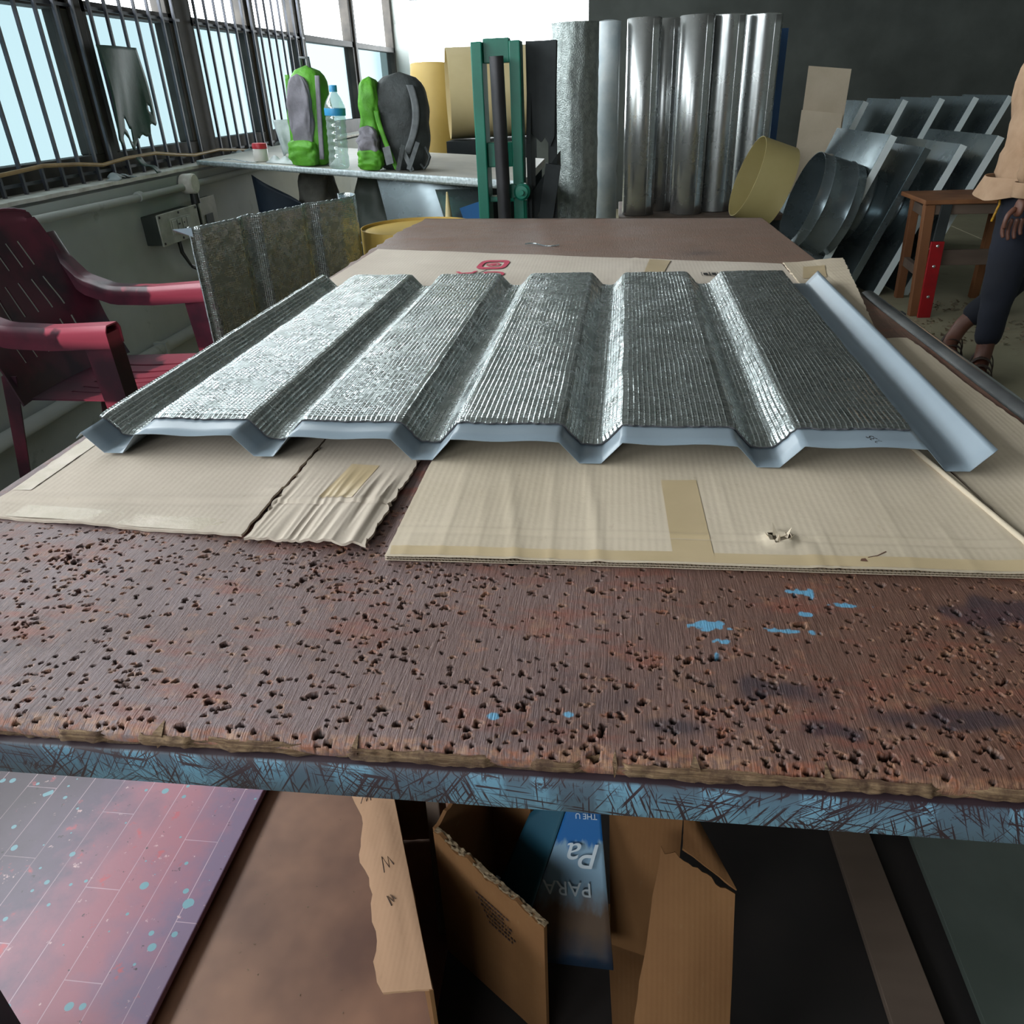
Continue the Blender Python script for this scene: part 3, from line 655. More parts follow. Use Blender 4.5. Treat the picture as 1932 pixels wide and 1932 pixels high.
hold(card('liner', [(x, y+.0006) for x, y in cc], M['card'], TZ+.0030, .0006, None, 40, 40, .0006, seed=6), rc)
hold(card('liner', cc, M['card'], TZ+.0008, .0006, None, 40, 40, .0006, seed=7), rc)
def flutes(z0, z1, edge, depth, pitch, name='flutes'):
    (xa, ya), (xb, yb) = edge; L = math.hypot(xb-xa, yb-ya); n = int(L/pitch)*10; V = []
    nxn, nyn = -(yb-ya)/L, (xb-xa)/L
    for i in range(n+1):
        t = i/n; z = (z0+z1)/2+(z1-z0)/2*math.sin(2*PI*i/10)
        for d in (.0006, depth): V.append((xa+(xb-xa)*t+nxn*d, ya+(yb-ya)*t+nyn*d, z))
    o = np_mesh(name, np.array(V), gridquads(n, 1), M['flute']); tag(o, kind='stuff'); hold(o, rc)
flutes(TZ+.0037, TZ+.0057, cc[:2], .03, .0042); flutes(TZ+.0015, TZ+.0029, cc[:2], .03, .0034)
for k in range(5):      # torn cardboard curling out of the hole
    a = k*1.3+.5; r = .009; b = MB(); x, y = HOLE
    b.add([(x+r*math.cos(a-.35), y+r*math.sin(a-.35)/1.3, TZ+.0070), (x+r*math.cos(a+.35), y+r*math.sin(a+.35)/1.3, TZ+.0072), (x+(r+.007)*math.cos(a+.15), y+(r+.007)*math.sin(a+.15)/1.3, TZ+.0165+.004*(k % 2)), (x+r*1.1*math.cos(a), y+r*1.1*math.sin(a)/1.3, TZ+.006)], [(0, 1, 2), (0, 2, 3), (1, 3, 2), (0, 3, 1)])
    hold(b.build('torn_flap', M['card']), rc)
def tape_on(name, q, mat, n, rise=.0003, par=rc, zz=TZ+.0066, hf=h3, seg=(6, 24)):
    b = MB()
    def fn(u, v):
        p = quadpt(q, u, v); p.z = zz+(hf(p.x, p.y) if hf else 0)+rise+abs(noise.noise(Vector((p.x*9, p.y*9, 5))))*.0008; return p
    b.grid(seg[0], seg[1], fn, .0001, top_only=True); hold(b.build(name, mat, smooth=True), par)
tape_on('tape', LATE_TAPE, M['tape'], 0, .0004, lc, TZ+.0046, h2, (30, 40))
tape_on('tape', [(.066, .662), (.106, .660), (.103, .836), (.062, .832)], M['tape'], 0, .00045, seg=(12, 90))
tape_on('tape', [(-.219, .652), (.405, .6565), (.405, .676), (-.222, .669)], M['tape'], 0, .0003, seg=(140, 12))
for pts in ([(.252, .672), (.262, .676), (.272, .684)], ):
    b = MB(); b.tube([(x, y, TZ+.0075) for x, y in pts], .0006, 5); hold(b.build('stain_fleck', M['plywood']), rc)
b = MB(); b.add([(.243, .665, TZ+.0078), (.250, .664, TZ+.0078), (.249, .670, TZ+.0079), (.245, .669, TZ+.0079)], [(0, 1, 2, 3)]); hold(b.build('stain_fleck', M['plywood']), rc)
# printed carton at the back, its side flap, and the sheet under the right edge
pc = thing('flattened_carton', 'pale carton sheet with red emblem print behind the foil roofing sheet', 'cardboard', (-.1, 1.8, TZ))
def h4(x, y): return -.001*gauss(x-.0-.16*(y-1.9), .005)+.0012*gauss(x-.014-.16*(y-1.9), .008)+.0006*math.sin(x*23)
hold(card('sheet', [(-.742, 1.27), (.418, 1.27), (.421, 2.077), (-.708, 2.375)], M['card_back'], TZ+.001, .0035, h4, 90, 60, .002, seed=9), pc)
zp = TZ+.0056
tape_on('tape', [(.076, 1.99), (.124, 1.985), (.149, 2.130), (.095, 2.150)], M['tape'], 0, .0004, pc, zp, h4)
def flat_on(name, M4, poly, mat, par):
    b = MB(); b.prism(poly, 0, .0003, M4); hold(b.build(name, mat), par)
E4 = Matrix.Translation((-.318, 2.110, zp+.0008)) @ Matrix.Rotation(-.05, 4, 'Z')
def ring(rx, ry, ix, iy, sq, n=40):
    def pt(a, x, y): c, s = math.cos(a), math.sin(a); return (math.copysign(abs(c)**sq, c)*x, math.copysign(abs(s)**sq, s)*y)
    return [pt(2*PI*k/n, rx, ry) for k in range(n)], [pt(2*PI*k/n, ix, iy) for k in range(n)]
def ring_mesh(name, o_, i_, M4, mat, par):
    n = len(o_); b = MB(); b.add([M4 @ Vector((x, y, 0)) for x, y in o_]+[M4 @ Vector((x, y, 0)) for x, y in i_], [(k, (k+1) % n, n+(k+1) % n, n+k) for k in range(n)]); hold(b.build(name, mat), par)
ring_mesh('red_emblem', *ring(.040, .058, .027, .036, .5), E4, M['print_red'], pc)
ring_mesh('red_emblem', *ring(.019, .024, .013, .016, 1.0), E4, M['print_red'], pc)
flat_on('red_emblem', E4, ring(.009, .010, 1, 1, 1.0)[0], M['print_red'], pc)
hold(text('red_letter', 'A', .085, M['print_red'], Matrix.Translation((-.372, 2.0, zp+.001)) @ Matrix.Rotation(PI+.12, 4, 'Z')), pc)
hold(text('red_letter', 'G', .085, M['print_red'], Matrix.Translation((-.30, 1.992, zp+.001)) @ Matrix.Rotation(PI+.12, 4, 'Z')), pc)
flat_on('pen_stroke', Matrix.Translation((-.335, 2.01, zp+.0012)) @ Matrix.Rotation(-.35, 4, 'Z'), [(-.002, -.03), (.002, -.03), (.002, .03), (-.002, .03)], M['black'], pc)
for i, x in enumerate((.222, .242)):
    P4 = Matrix.Translation((x, 1.958, zp+.0012)); ring_mesh('black_mark', *ring(.010, .022, .0085, .020, .15, 16), P4, M['black'], pc); flat_on('black_mark', P4, [(-.005, -.012), (.005, -.012), (.005, .012), (-.005, .012)], M['black'], pc)
flat_on('black_mark', Matrix.Translation((.288, 1.942, zp+.0012)), [(-.019, -.014), (.019, -.014), (.019, .012), (-.019, .010)], M['black'], pc)
sf = thing('cardboard_flap', 'small ragged cardboard flap with a brown tape square, far right behind the sheet', 'cardboard', (.5, 1.75, TZ))
def h5(x, y): return .006*sm1((x-.44)/.12)*(1 if x > .44 else 0)+.0012*abs(math.sin(y*90))*(x > .5)
hold(card('sheet', [(.405, 1.30), (.455, 1.32), (.569, 2.085), (.424, 2.074)], M['card'], TZ+.0046, .0035, h5, 30, 60, .004, seed=12), sf)
tape_on('tape', [(.433, 1.885), (.487, 1.89), (.508, 2.008), (.459, 2.011)], M['tape'], 0, .0006, sf, TZ+.0088, h5)
us = thing('cardboard_sheet', 'olive-tinged cardboard sheet lying under the right edge of the foil roofing sheet', 'cardboard', (.45, 1., TZ))
def h6(x, y): return .004*gauss(x-.50-.01*(y-1), .03)+.0012*math.sin(y*20)
hold(card('sheet', [(.417, .665), (.562, .665), (.516, 1.413), (.374, 1.413)], M['card'], TZ+.0012, .0030, h6, 30, 60, .003, seed=14), us)
b = MB(); b.tube([(.362, 1.02, TZ+.0085), (.378, .90, TZ+.0095), (.394, .80, TZ+.0095), (.410, .70, TZ+.009), (.414, .655, TZ+.008)], [.003, .0032, .003, .0034, .002], 7); hold(b.build('folded_edge', M['card'], smooth=True), rc)

# ------------------------------------------------------------------ the foil-insulated roofing sheet
roof = thing('roofing_sheet', 'trapezoidal grey-blue roofing sheet faced with shiny woven foil insulation', 'roofing sheet', (-.6218, .8787, TZ+.0090), -.0121)
P_, CW, SL, H_ = .2127, .1358, .0252, .0276; VW = P_-CW-2*SL
knots = [(-.084, .0205), (-.0775, H_), (-.0765, H_)]
knots = [(-.086, .020), (-.0769, H_), (-SL-VW, 0), (-SL, 0)]
for k in range(5):
    x = k*P_; knots += [(x, H_), (x+CW, H_), (x+CW+SL, 0), (x+P_-SL, 0)]
knots = knots[:-1]+[(4*P_+CW+SL+VW, 0), (4*P_+CW+2*SL+VW-.002, H_)]
def prof_pts(kn, step):
    out = []
    for (a, b_) in zip(kn[:-1], kn[1:]):
        n = max(1, int(math.hypot(b_[0]-a[0], b_[1]-a[1])/step))
        out += [(a[0]+(b_[0]-a[0])*i/n, a[1]+(b_[1]-a[1])*i/n) for i in range(n)]
    return out+[kn[-1]]
pp = np.array(prof_pts(knots, .006))
LV = .968; nv = 40; v = np.linspace(0, LV, nv+1)
def sheet_z(u, vv, z):      # slow buckles in the pans, and a small wave along the cut edge
    amp = np.where(z > H_*.95, 1.0, .15)
    return z+amp*(.0011*np.sin(u*62)*np.exp(-vv/.08)+.0012*(vnoise(u, vv, 6, 61)-.5))
U, V_ = np.meshgrid(pp[:, 0], v, indexing='ij'); Zb = np.repeat(pp[:, 1:2], nv+1, 1)
Zs = sheet_z(U, V_, Zb); top = np.stack([U, V_, Zs+.0006], -1).reshape(-1, 3); bot = top.copy(); bot[:, 2] -= .0009
nx = len(pp)-1; n0 = len(top)
def closed(top, bot, nx, ny):
    n0 = len(top); A = lambda i, j: i*(ny+1)+j
    rim = np.array([A(i, 0) for i in range(nx+1)]+[A(nx, j) for j in range(1, ny+1)]+[A(i, ny) for i in range(nx-1, -1, -1)]+[A(0, j) for j in range(ny-1, 0, -1)])
    k = np.arange(len(rim)); kk = (k+1) % len(rim)
    return np.concatenate([top, bot]), [gridquads(nx, ny), gridquads(nx, ny, n0, True), np.stack([rim[kk], rim[k], rim[k]+n0, rim[kk]+n0], -1)]
Vv, Qq = closed(top, bot, nx, nv)
ms = np_mesh('metal_sheet', Vv, np.concatenate(Qq), M['pm_metal'], smooth=False, parent=roof)
# foil blanket: follows the profile with rounded valleys
kf = [(-.083, H_+.001), (-.0769, H_), (-SL-VW, 0), (-SL, 0)]
for k in range(5):
    x = k*P_; kf += [(x, H_), (x+CW, H_), (x+CW+SL, 0), (x+P_-SL, 0)]
kf = kf[:-2]; kf[-1] = (4*P_+CW-.004, H_)
fp = np.array(prof_pts(kf, .0016))
zz = fp[:, 1].copy()
ker = np.exp(-(np.arange(-9, 10)/4.0)**2); ker /= ker.sum()
zsm = np.convolve(np.pad(zz, 9, 'edge'), ker, 'valid'); zf = np.maximum(zz, zsm)+.0004
zf = np.convolve(np.pad(zf, 4, 'edge'), np.ones(9)/9, 'valid')+.0006
zf = np.maximum(zf, zz+.0003)
arc = np.concatenate([[0], np.cumsum(np.hypot(np.diff(fp[:, 0]), np.diff(zf)))])
TF = .0045; v0, v1 = .051, .958; nvf = 540; vf = np.linspace(v0, v1, nvf+1); nxf = len(fp)-1
dx = np.gradient(fp[:, 0]); dz = np.gradient(zf); ln = np.hypot(dx, dz); nxv, nzv = -dz/ln, dx/ln
for a in (nxv, nzv): a[:] = np.convolve(np.pad(a, 3, 'edge'), np.ones(7)/7, 'valid')
U = np.repeat(fp[:, 0:1], nvf+1, 1); Vg = np.repeat(vf[None, :], nxf+1, 0); base = sheet_z(U, Vg, np.repeat(zz[:, None], nvf+1, 1))-zz[:, None]
A_ = np.repeat(arc[:, None], nvf+1, 1)
rel = (vnoise(A_, Vg, 22, 71)-.5)*.0016+(vnoise(A_*1.6, Vg, 60, 72)-.5)*.0005+(vnoise(A_, Vg*.35, 40, 73)-.5)*.0007
def thread(q, wid): d = np.abs(q-np.floor(q)-.5); return np.clip((d-.5+wid)/wid, 0, 1)**1.3
wob = (vnoise(A_, Vg, 14, 75)-.5)
ru_ = thread((A_+wob*.0016)/.0068, .24); rv_ = thread((Vg+(vnoise(A_, Vg, 9, 76)-.5)*.006)/.0068, .26)*(.25+.75*sm(vnoise(A_, Vg, 16, 77), .35, .65))
rel += np.maximum(ru_*.00055, rv_*.00046)
rel *= sm(Vg, v0, v0+.012)*.9+.1
ragged = (vnoise(A_, A_*0, 160, 74)-.5)*.004
edge_t = TF*(.55+.45*sm(np.minimum(Vg-v0, v1-Vg), 0, .012))
Vr = Vg+ragged*((Vg < v0+.002) | (Vg > v1-.002))
top = np.stack([U+nxv[:, None]*(edge_t+rel), Vr, zf[:, None]+base+nzv[:, None]*(edge_t+rel)], -1).reshape(-1, 3)
bot = np.stack([U, Vr, zf[:, None]+base+.0007], -1).reshape(-1, 3)
Aid = lambda i, j: i*(nvf+1)+j
rim = np.array([Aid(i, 0) for i in range(nxf+1)]+[Aid(nxf, j) for j in range(1, nvf+1)]+[Aid(i, nvf) for i in range(nxf-1, -1, -1)]+[Aid(0, j) for j in range(nvf-1, 0, -1)])
k = np.arange(len(rim)); kk = (k+1) % len(rim); n0 = len(top)
Vv = np.concatenate([top, top[rim], bot[rim]]); m_ = len(rim)
Qq = [gridquads(nxf, nvf), np.stack([n0+kk, n0+k, n0+m_+k, n0+m_+kk], -1)]
uvt = np.stack([A_.ravel(), Vg.ravel()], -1); uv = np.concatenate([uvt, uvt[rim], uvt[rim]])
mi = np.concatenate([np.zeros(len(Qq[0])), np.ones(len(Qq[1]))])
fo = np_mesh('foil_insulation', Vv, np.concatenate(Qq), [M['foil'], M['foam']], mi, True, uv=uv, parent=roof)
tx = text('stamped_number', '0.35', .013, M['black'], Matrix.Translation((4*P_+.083, .022, H_+.0016)) @ Matrix.Rotation(PI*.62, 4, 'Z'), roof, .0002)
#@@OBJECTS
# ------------------------------------------------------------------ plastic chair by the wall
chair = thing('plastic_armchair', 'maroon moulded plastic armchair with pink light painted on arms and seat, against the left wall', 'chair', (-1.60, 2.255, 0), -.05)
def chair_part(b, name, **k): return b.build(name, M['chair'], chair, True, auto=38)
def back_hw(t): return .268-.03*t+.02*gauss(t-.42, .12)
def backfn(u, v):
    t = v; hw = back_hw(t); y = (2*u-1)*hw; z = .415+.50*t; x = -.165-.175*t-.03*t*t+.035*(2*u-1)**2
    if t > .93: z -= .02*abs(2*u-1)**6
    return (x, y, z)
def slot(i, j):
    rows = ((10, 18), (22, 32), (36, 44)); cols = (12, 18, 24, 30, 36, 41)
    return any(a <= j < b_ for a, b_ in rows) and i in cols
b = MB(); b.grid(54, 54, backfn, -.005, slot); chair_part(b, 'backrest')
b = MB(); b.tube([backfn(u, 1.0) for u in np.linspace(.02, .98, 14)], .008, 8); chair_part(b, 'top_rim')
b = MB(); b.grid(40, 34, lambda u, v: (-.17+.42*v, (2*u-1)*(.215+.02*v), .415+.012*v-.022*math.sin(PI*u)*math.sin(PI*v)-(.02*max(0, v-.92)/.08)), .005, lambda i, j: 8 <= j < 27 and i in (8, 13, 18, 22, 27, 32)); chair_part(b, 'seat')
b = MB(); b.grid(20, 3, lambda u, v: (.25, (2*u-1)*.235, .405-.045*v-.012*math.sin(PI*u)*v), .005); chair_part(b, 'seat_apron')
for s in (-1, 1):
    def arm(u, v, s=s):      # swept U-section armrest running from the backrest to the front leg
        ctl = ((-.30, .83), (-.262, .755), (-.20, .69), (-.10, .655), (.05, .652), (.24, .664)); k_ = u*5; i_ = min(4, int(k_)); f_ = k_-i_
        xx = ctl[i_][0]+(ctl[i_+1][0]-ctl[i_][0])*f_; zz = ctl[i_][1]+(ctl[i_+1][1]-ctl[i_][1])*f_; yy = .262-.014*math.sin(u*PI)
        prof = [(-.028, -.05), (-.030, -.012), (-.022, .0), (.022, .0), (.030, -.012), (.030, -.052)]
        k = v*5; i = min(4, int(k)); f = k-i; py = prof[i][0]+(prof[i+1][0]-prof[i][0])*f; pz = prof[i][1]+(prof[i+1][1]-prof[i][1])*f
        return (xx-(.03*(1-u)**3 if v in (0, 1) else 0), s*(yy+py), zz+pz*1.12)
    b = MB(); b.grid(24, 15, arm, -.004*s); chair_part(b, 'armrest')
    def fleg(u, v, s=s):
        z = .645*(1-u); w_ = .052*(1-.35*u); x = .205+.05*u*.6+.0*(u*u); k = v*3; i = min(2, int(k)); f = k-i
        pr_ = [(-w_, -.028), (w_*.6, -.030), (w_*.6, .030), (-w_, .028)]; p = pr_[i]; q = pr_[i+1]
        return (x+p[0]+(q[0]-p[0])*f, s*(.262+p[1]+(q[1]-p[1])*f), z)
    b = MB(); b.grid(16, 9, fleg, .004*s); chair_part(b, 'front_leg')
    def rleg(u, v, s=s):
        z = .50*(1-u); k = v*2; i = min(1, int(k)); f = k-i; w_ = .05*(1-.3*u)
        pr_ = [(-.012, -w_), (0, 0), (w_, .0)]; p = pr_[i]; q = pr_[i+1]
        return (-.19-.10*u+p[0]+(q[0]-p[0])*f, s*(.245+.0*u+p[1]+(q[1]-p[1])*f), z)
    b = MB(); b.grid(14, 6, rleg, -.004*s); chair_part(b, 'rear_leg')
# ------------------------------------------------------------------ foil sheet standing between chair and table
st = thing('foil_faced_sheet', 'standing curved foil-backed corrugated sheet, upright between the chair and the table', 'insulated sheet', (-1.12, 2.74, 0))
A0 = Vector((-1.285, 2.345)); A1 = Vector((-.965, 3.16)); dA = (A1-A0).normalized(); nA = Vector((dA.y, -dA.x))
sp_ = [(0, .0), (.012, .0), (.030, .018), (.20, .020), (.235, .0), (.27, .0), (.30, .020), (.50, .024), (.53, .004), (.56, .004), (.585, .022), (.68, .034), (.76, .030), (.81, .0), (.845, -.05), (.84, -.08), (.81, -.085)]
cum = [0]
for a, b_ in zip(sp_[:-1], sp_[1:]): cum.append(cum[-1]+math.hypot(b_[0]-a[0], b_[1]-a[1]))
def st_at(u):
    t = u*cum[-1]; i = 0
    while i < len(cum)-2 and cum[i+1] < t: i += 1
    f = (t-cum[i])/(cum[i+1]-cum[i]); s = sp_[i][0]+(sp_[i+1][0]-sp_[i][0])*f; n = sp_[i][1]+(sp_[i+1][1]-sp_[i][1])*f
    return s, n
NXs, NZs = 220, 90; Vt = []; uvs = []
for i in range(NXs+1):
    s = n = 0
    for k in (-1, 0, 1): q = st_at(min(1, max(0, (i+k*.8)/NXs))); s += q[0]/3; n += q[1]/3
    n += -.035*math.sin(PI*min(1, s/.78))*.6
    for j in range(NZs+1):
        z = .862*j/NZs; rel_ = (noise.noise(Vector((s*25, z*25, 3))))*.0018+(noise.noise(Vector((s*70, z*70, 3))))*.0007
        p = A0+dA*s+nA*(n+rel_); Vt.append((p.x, p.y, z+(.003*noise.noise(Vector((s*80, 0, 0))) if j == NZs else 0))); uvs.append((cum[-1]*i/NXs, z))
Vt = np.array(Vt); Vb = Vt.copy(); Vb[:, 0] -= nA.x*.005; Vb[:, 1] -= nA.y*.005
Vv, Qq = closed(Vt, Vb, NXs, NZs)
mi = np.concatenate([np.zeros(len(Qq[0])), np.ones(len(Qq[1]))*1, np.ones(len(Qq[2]))*2])
hold(np_mesh('foil_sheet', Vv, np.concatenate(Qq), [M['foil'], M['pm_metal'], M['bench_edge']], mi, True, uv=np.concatenate([uvs, uvs])), st)
b = MB(); b.add([(A0.x-.05, A0.y-.005, .858), (A0.x+.012, A0.y-.004, .862), (A0.x+.012, A0.y-.004, .835), (A0.x-.05, A0.y+.005, .85)], [(0, 1, 2, 3)]); hold(b.build('metal_lip', M['pm_metal']), st)
# ------------------------------------------------------------------ wall fittings, cable, pipes
sb = thing('switch_box', 'grimy white socket plate on a dark green wall box above the chair', 'socket', (WX, 3.66, .69))
def wbox(x0, x1, y0, y1, z0, z1, name, mat, par, bevel=.003): b = MB(); b.box((x0, y0, z0), (x1, y1, z1)); o = b.build(name, mat, bevel=bevel); hold(o, par); return o
wbox(WX, WX+.075, 3.44, 3.80, .628, .752, 'back_box', M['backbox'], sb)
wbox(WX+.075, WX+.083, 3.435, 3.805, .622, .758, 'face_plate', M['socket'], sb)
wbox(WX+.083, WX+.088, 3.53, 3.72, .655, .728, 'switch_module', M['socket'], sb)
for k in range(4): wbox(WX+.088, WX+.093, 3.54+k*.045, 3.575+k*.045, .664, .72, 'switch' if k != 1 else 'socket_outlet', M['socket'], sb, .002)
for y in (3.548, 3.558, 3.60):
    for z in (.675, .70): 
        b = MB(); b.lathe([(.004, 0), (.004, .002)], Matrix.Translation((WX+.0925, y+.04, z)) @ Matrix.Rotation(PI/2, 4, 'Y'), 8); hold(b.build('socket_hole', M['black']), sb)
for y in (3.45, 3.62, 3.79):
    for z in (.634, .746): b = MB(); b.lathe([(.0055, 0), (.0055, .003)], Matrix.Translation((WX+.083, y, z)) @ Matrix.Rotation(PI/2, 4, 'Y'), 8); hold(b.build('screw', M['black']), sb)
s2 = thing('socket_plate', 'narrow second socket plate on the wall, right of the switch box', 'socket', (WX, 3.99, .70))
wbox(WX, WX+.035, 3.915, 4.08, .60, .765, 'back_box', M['backbox'], s2); wbox(WX+.035, WX+.042, 3.91, 4.085, .595, .77, 'face_plate', M['socket'], s2); wbox(WX+.042, WX+.046, 3.95, 4.03, .63, .69, 'socket_outlet', M['backbox'], s2)
b = MB()
for d in (0, .014): b.tube([(WX+.04, 3.64+d, .632), (WX+.035, 3.655+d, .56), (WX+.03, 3.72+d, .49-d), (WX+.03, 3.82+d, .445-d), (WX+.03, 3.95, .43-d), (WX+.03, 4.2, .45)], .006, 7)
tag(b.build('power_cable', M['cable_b'], smooth=True), 'pair of black cables looping down from the switch box', 'cable', kind='thing')
b = MB(); b.tube([(WX+.026, y, .838+.004*math.sin(y*3)) for y in np.linspace(1.2, 6.1, 30)], .016, 10)
wp = tag(b.build('conduit_pipe', M['wall'], smooth=True), 'plaster coated conduit running along the left wall above the sockets', 'pipe')
b = MB(); b.lathe([(.042, 0), (.046, .01), (.046, .06), (.040, .066)], Matrix.Translation((WX+.008, 3.86, .845)) @ Matrix.Rotation(PI/2, 4, 'Y'), 16); b.build('junction_cap', M['ledge'], wp, True, auto=40)
b = MB(); b.lathe([(.022, -.012), (.022, .012)], Matrix.Translation((WX+.026, 3.43, .838)) @ Matrix.Rotation(PI/2, 4, 'X'), 12); b.build('clip', M['wall'], wp, True, auto=40)
b = MB(); b.lathe([(.022, 0), (.02, .05)], Matrix.Translation((WX+.05, 3.87, .755)), 10); b.build('black_gland', M['cable_b'], wp, True, auto=40)
b = MB(); b.tube([(WX+.03, y, .195) for y in (1.5, 3, 4.5, 6.2)], .028, 12); tag(b.build('floor_pipe', M['wall'], smooth=True), 'grey pipe running low along the left wall behind the chair', 'pipe')
for y in (1.6, 3.3, 5.0): b = MB(); b.box((WX, y-.012, .165), (WX+.06, y+.012, .225)); b.build('clip', M['wall'], bpy.data.objects['floor_pipe'])
pts = [(WX-.06, 2.2, .955), (WX-.06, 2.55, .985), (WX-.06, 2.832, .996), (WX-.06, 2.98, 1.003), (WX-.06, 3.2, .990), (WX-.06, 3.36, .974), (WX-.06, 3.55, .986), (WX-.06, 3.80, .988), (WX-.06, 4.0, .966), (WX-.06, 4.17, .952), (WX-.06, 4.45, .958), (WX-.06, 4.65, .944), (WX-.05, 4.9, .922), (WX-.05, 5.3, .915)]
b = MB(); b.tube(pts, .0075, 8)
tag(b.build('window_cable', M['cable_y'], smooth=True), 'sagging yellow cable strung across the window grille', 'cable', kind='thing')
b = MB(); b.grid(24, 24, lambda u, v: (-2.178+.010*math.sin(u*5+v*3), 3.56+.33*u+.01*math.sin(v*4), 1.42-(.36+.05*noise.noise(Vector((u*7, 1, 0)))-.05*(u > .8)+.03*(.3 < u < .5))*v), .002, lambda i, j: (i-7)**2+(j-20)**2 < 4 or (i == 21 and j in (18, 19)))
tag(b.build('plastic_scrap', M['scrap_green'], smooth=True), 'torn dark green plastic scrap hanging on the window grille', 'scrap')
b = MB(); b.grid(4, 10, lambda u, v: (-2.13+.05*v-.01*u, 3.57+.06*u+.06*v, .985-.075*v-.012*math.sin(v*6)), .0015); tag(b.build('plastic_strip', M['scrap_green'], smooth=True), 'short green strip dangling below the yellow cable onto the ledge', 'scrap')
for k, (y, s, h) in enumerate(((3.35, .05, .03), (3.42, .06, .02), (4.55, .08, .03), (4.72, .06, .03), (5.0, .09, .03), (5.25, .12, .04))):
    b = MB(); b.grid(6, 6, lambda u, v, y=y, s=s, h=h, k=k: (-2.16+.06*v+.01*math.sin(u*7+k), y+s*u, .912+h*abs(math.sin(PI*u*.8+k))*(.4+.6*math.sin(PI*v))), .0012)
    lab = ('crumpled pale scrap', 'second crumpled scrap, beside the green strip', 'pale twisted plastic scrap near the cable end', 'tall curl of pale plastic by the bench corner', 'crumpled film on the ledge near the white jar', 'wide crumpled film on the ledge behind the jar')[k]
    tag(b.build('plastic_film', M['paper'], smooth=True), lab+' on the window ledge' if 'ledge' not in lab else lab, 'scrap', 'plastic scraps along the window ledge')
# ------------------------------------------------------------------ side bench with bags
SL_ = Vector((-2.10, 4.06, .934)); SR_ = Vector((-.395, 3.585, .842)); BK = Vector((0, 1.15, .0))
sb_ = thing('side_bench', 'pale bench board with silver foil edge carrying the bags, below the window', 'bench', (-1.2, 4.2, 0))
def slab_top(x, y=None): t = (x-SL_.x)/(SR_.x-SL_.x); return SL_.z+(SR_.z-SL_.z)*t
def slabpt(u, v, dz=0): p = SL_*(1-u)+SR_*u+BK*v; return (p.x, p.y, p.z+dz)
b = MB(); b.add([slabpt(0, 0), slabpt(1, 0), slabpt(1, 1), slabpt(0, 1)]+[slabpt(0, 0, -.02), slabpt(1, 0, -.036), slabpt(1, 1, -.036), slabpt(0, 1, -.02)], [(0, 1, 2, 3), (7, 6, 5, 4), (1, 2, 6, 5), (2, 3, 7, 6), (3, 0, 4, 7)]); hold(b.build('board', M['bench']), sb_)
b = MB(); b.grid(80, 3, lambda u, v: tuple(Vector(slabpt(u, -.002-.002*noise.noise(Vector((u*40, v*3, 0))), .001-(.021+.017*u)*v))), -.001, edge_mi=None); hold(b.build('foil_edge', M['bench_edge'], smooth=True), sb_)
for (x, y) in ((-1.1, 4.75), (-.42, 4.05), (-.42, 4.6)):
    b = MB(); b.box((x-.02, y-.02, 0), (x+.02, y+.02, slab_top(x)-.03)); hold(b.build('leg', M['frame_paint']), sb_)
def ST(x): return slab_top(x)+.001
def tilt(o): o.rotation_euler.y = math.atan((SL_.z-SR_.z)/(SR_.x-SL_.x)); return o
jar = thing('plastic_jar', 'small white plastic jar with a red lid on the pale side bench', 'jar', (-1.775, 4.10, ST(-1.775)+.001)); tilt(jar)
b = MB(); b.lathe([(.034, 0), (.036, .006), (.036, .055), (.032, .06)], None, 20); b.build('body', M['white_plastic'], jar, True, auto=40)
b = MB(); b.lathe([(.037, .058), (.037, .078), (.034, .082)], None, 20); b.build('lid', M['red_plastic'], jar, True, auto=40)
def bag_blob(name, mat, par, c, s, p=.5, taper=.25, n=20, lean=0., wr=.012, seed=0):
    def fn(u, v):
        a = 2*PI*u; t = v; z = t
        env = (1-abs(2*t-1)**4)**.5 if t > .5 else (.86+.14*math.sin(PI*t))
        if t < .06: env *= .75+.25*(t/.06)
        ca, sa = math.cos(a), math.sin(a); k = (1-taper*t)*max(.02, env)
        x = math.copysign(abs(ca)**p, ca)*s[0]*k; y = math.copysign(abs(sa)**p, sa)*s[1]*k
        w_ = wr*noise.noise(Vector((ca*2+seed, sa*2, z*5)))
        return (c[0]+x*(1+w_/s[0])+lean*z, c[1]+y*(1+w_/s[1]), c[2]+z*s[2])
    b = MB(); b.grid(n*2, n, fn, .002, top_only=True); o = b.build(name, mat, par, True); return o
bp1 = thing('backpack', 'lime green and grey backpack standing left of the ribbed water bottle', 'backpack', (-1.475, 3.965, ST(-1.475)+.003), -.15); tilt(bp1)
bag_blob('main_compartment', M['bag_green'], bp1, (0, .06, 0), (.105, .085, .42), .6, .12, seed=1)
bag_blob('upper_panel', M['bag_grey'], bp1, (-.005, -.025, .085), (.060, .022, .30), .5, .05, seed=2)
bag_blob('side_pocket', M['bag_green'], bp1, (-.01, -.030, .0), (.074, .03, .115), .5, .02, seed=3)
b = MB(); b.grid(3, 20, lambda u, v: (.072+.022*u, -.03+.03*v, .03+.35*v), .006); b.build('strap', M['bag_grey'], bp1, True)
b = MB(); b.grid(3, 20, lambda u, v: (-.085+.02*u, -.012+.02*v, .02+.36*v), .006); b.build('piping', M['bag_green'], bp1, True)
b = MB(); b.tube([(-.02, .06, .40), (-.02, .05, .45), (.02, .05, .45), (.02, .06, .40)], .008, 8); b.build('handle', M['strap'], bp1, True)
bt = thing('water_bottle', 'large clear ribbed plastic water bottle with blue cap between the two backpacks', 'bottle', (-1.30, 3.885, ST(-1.30)+.001)); tilt(bt)
pr = []
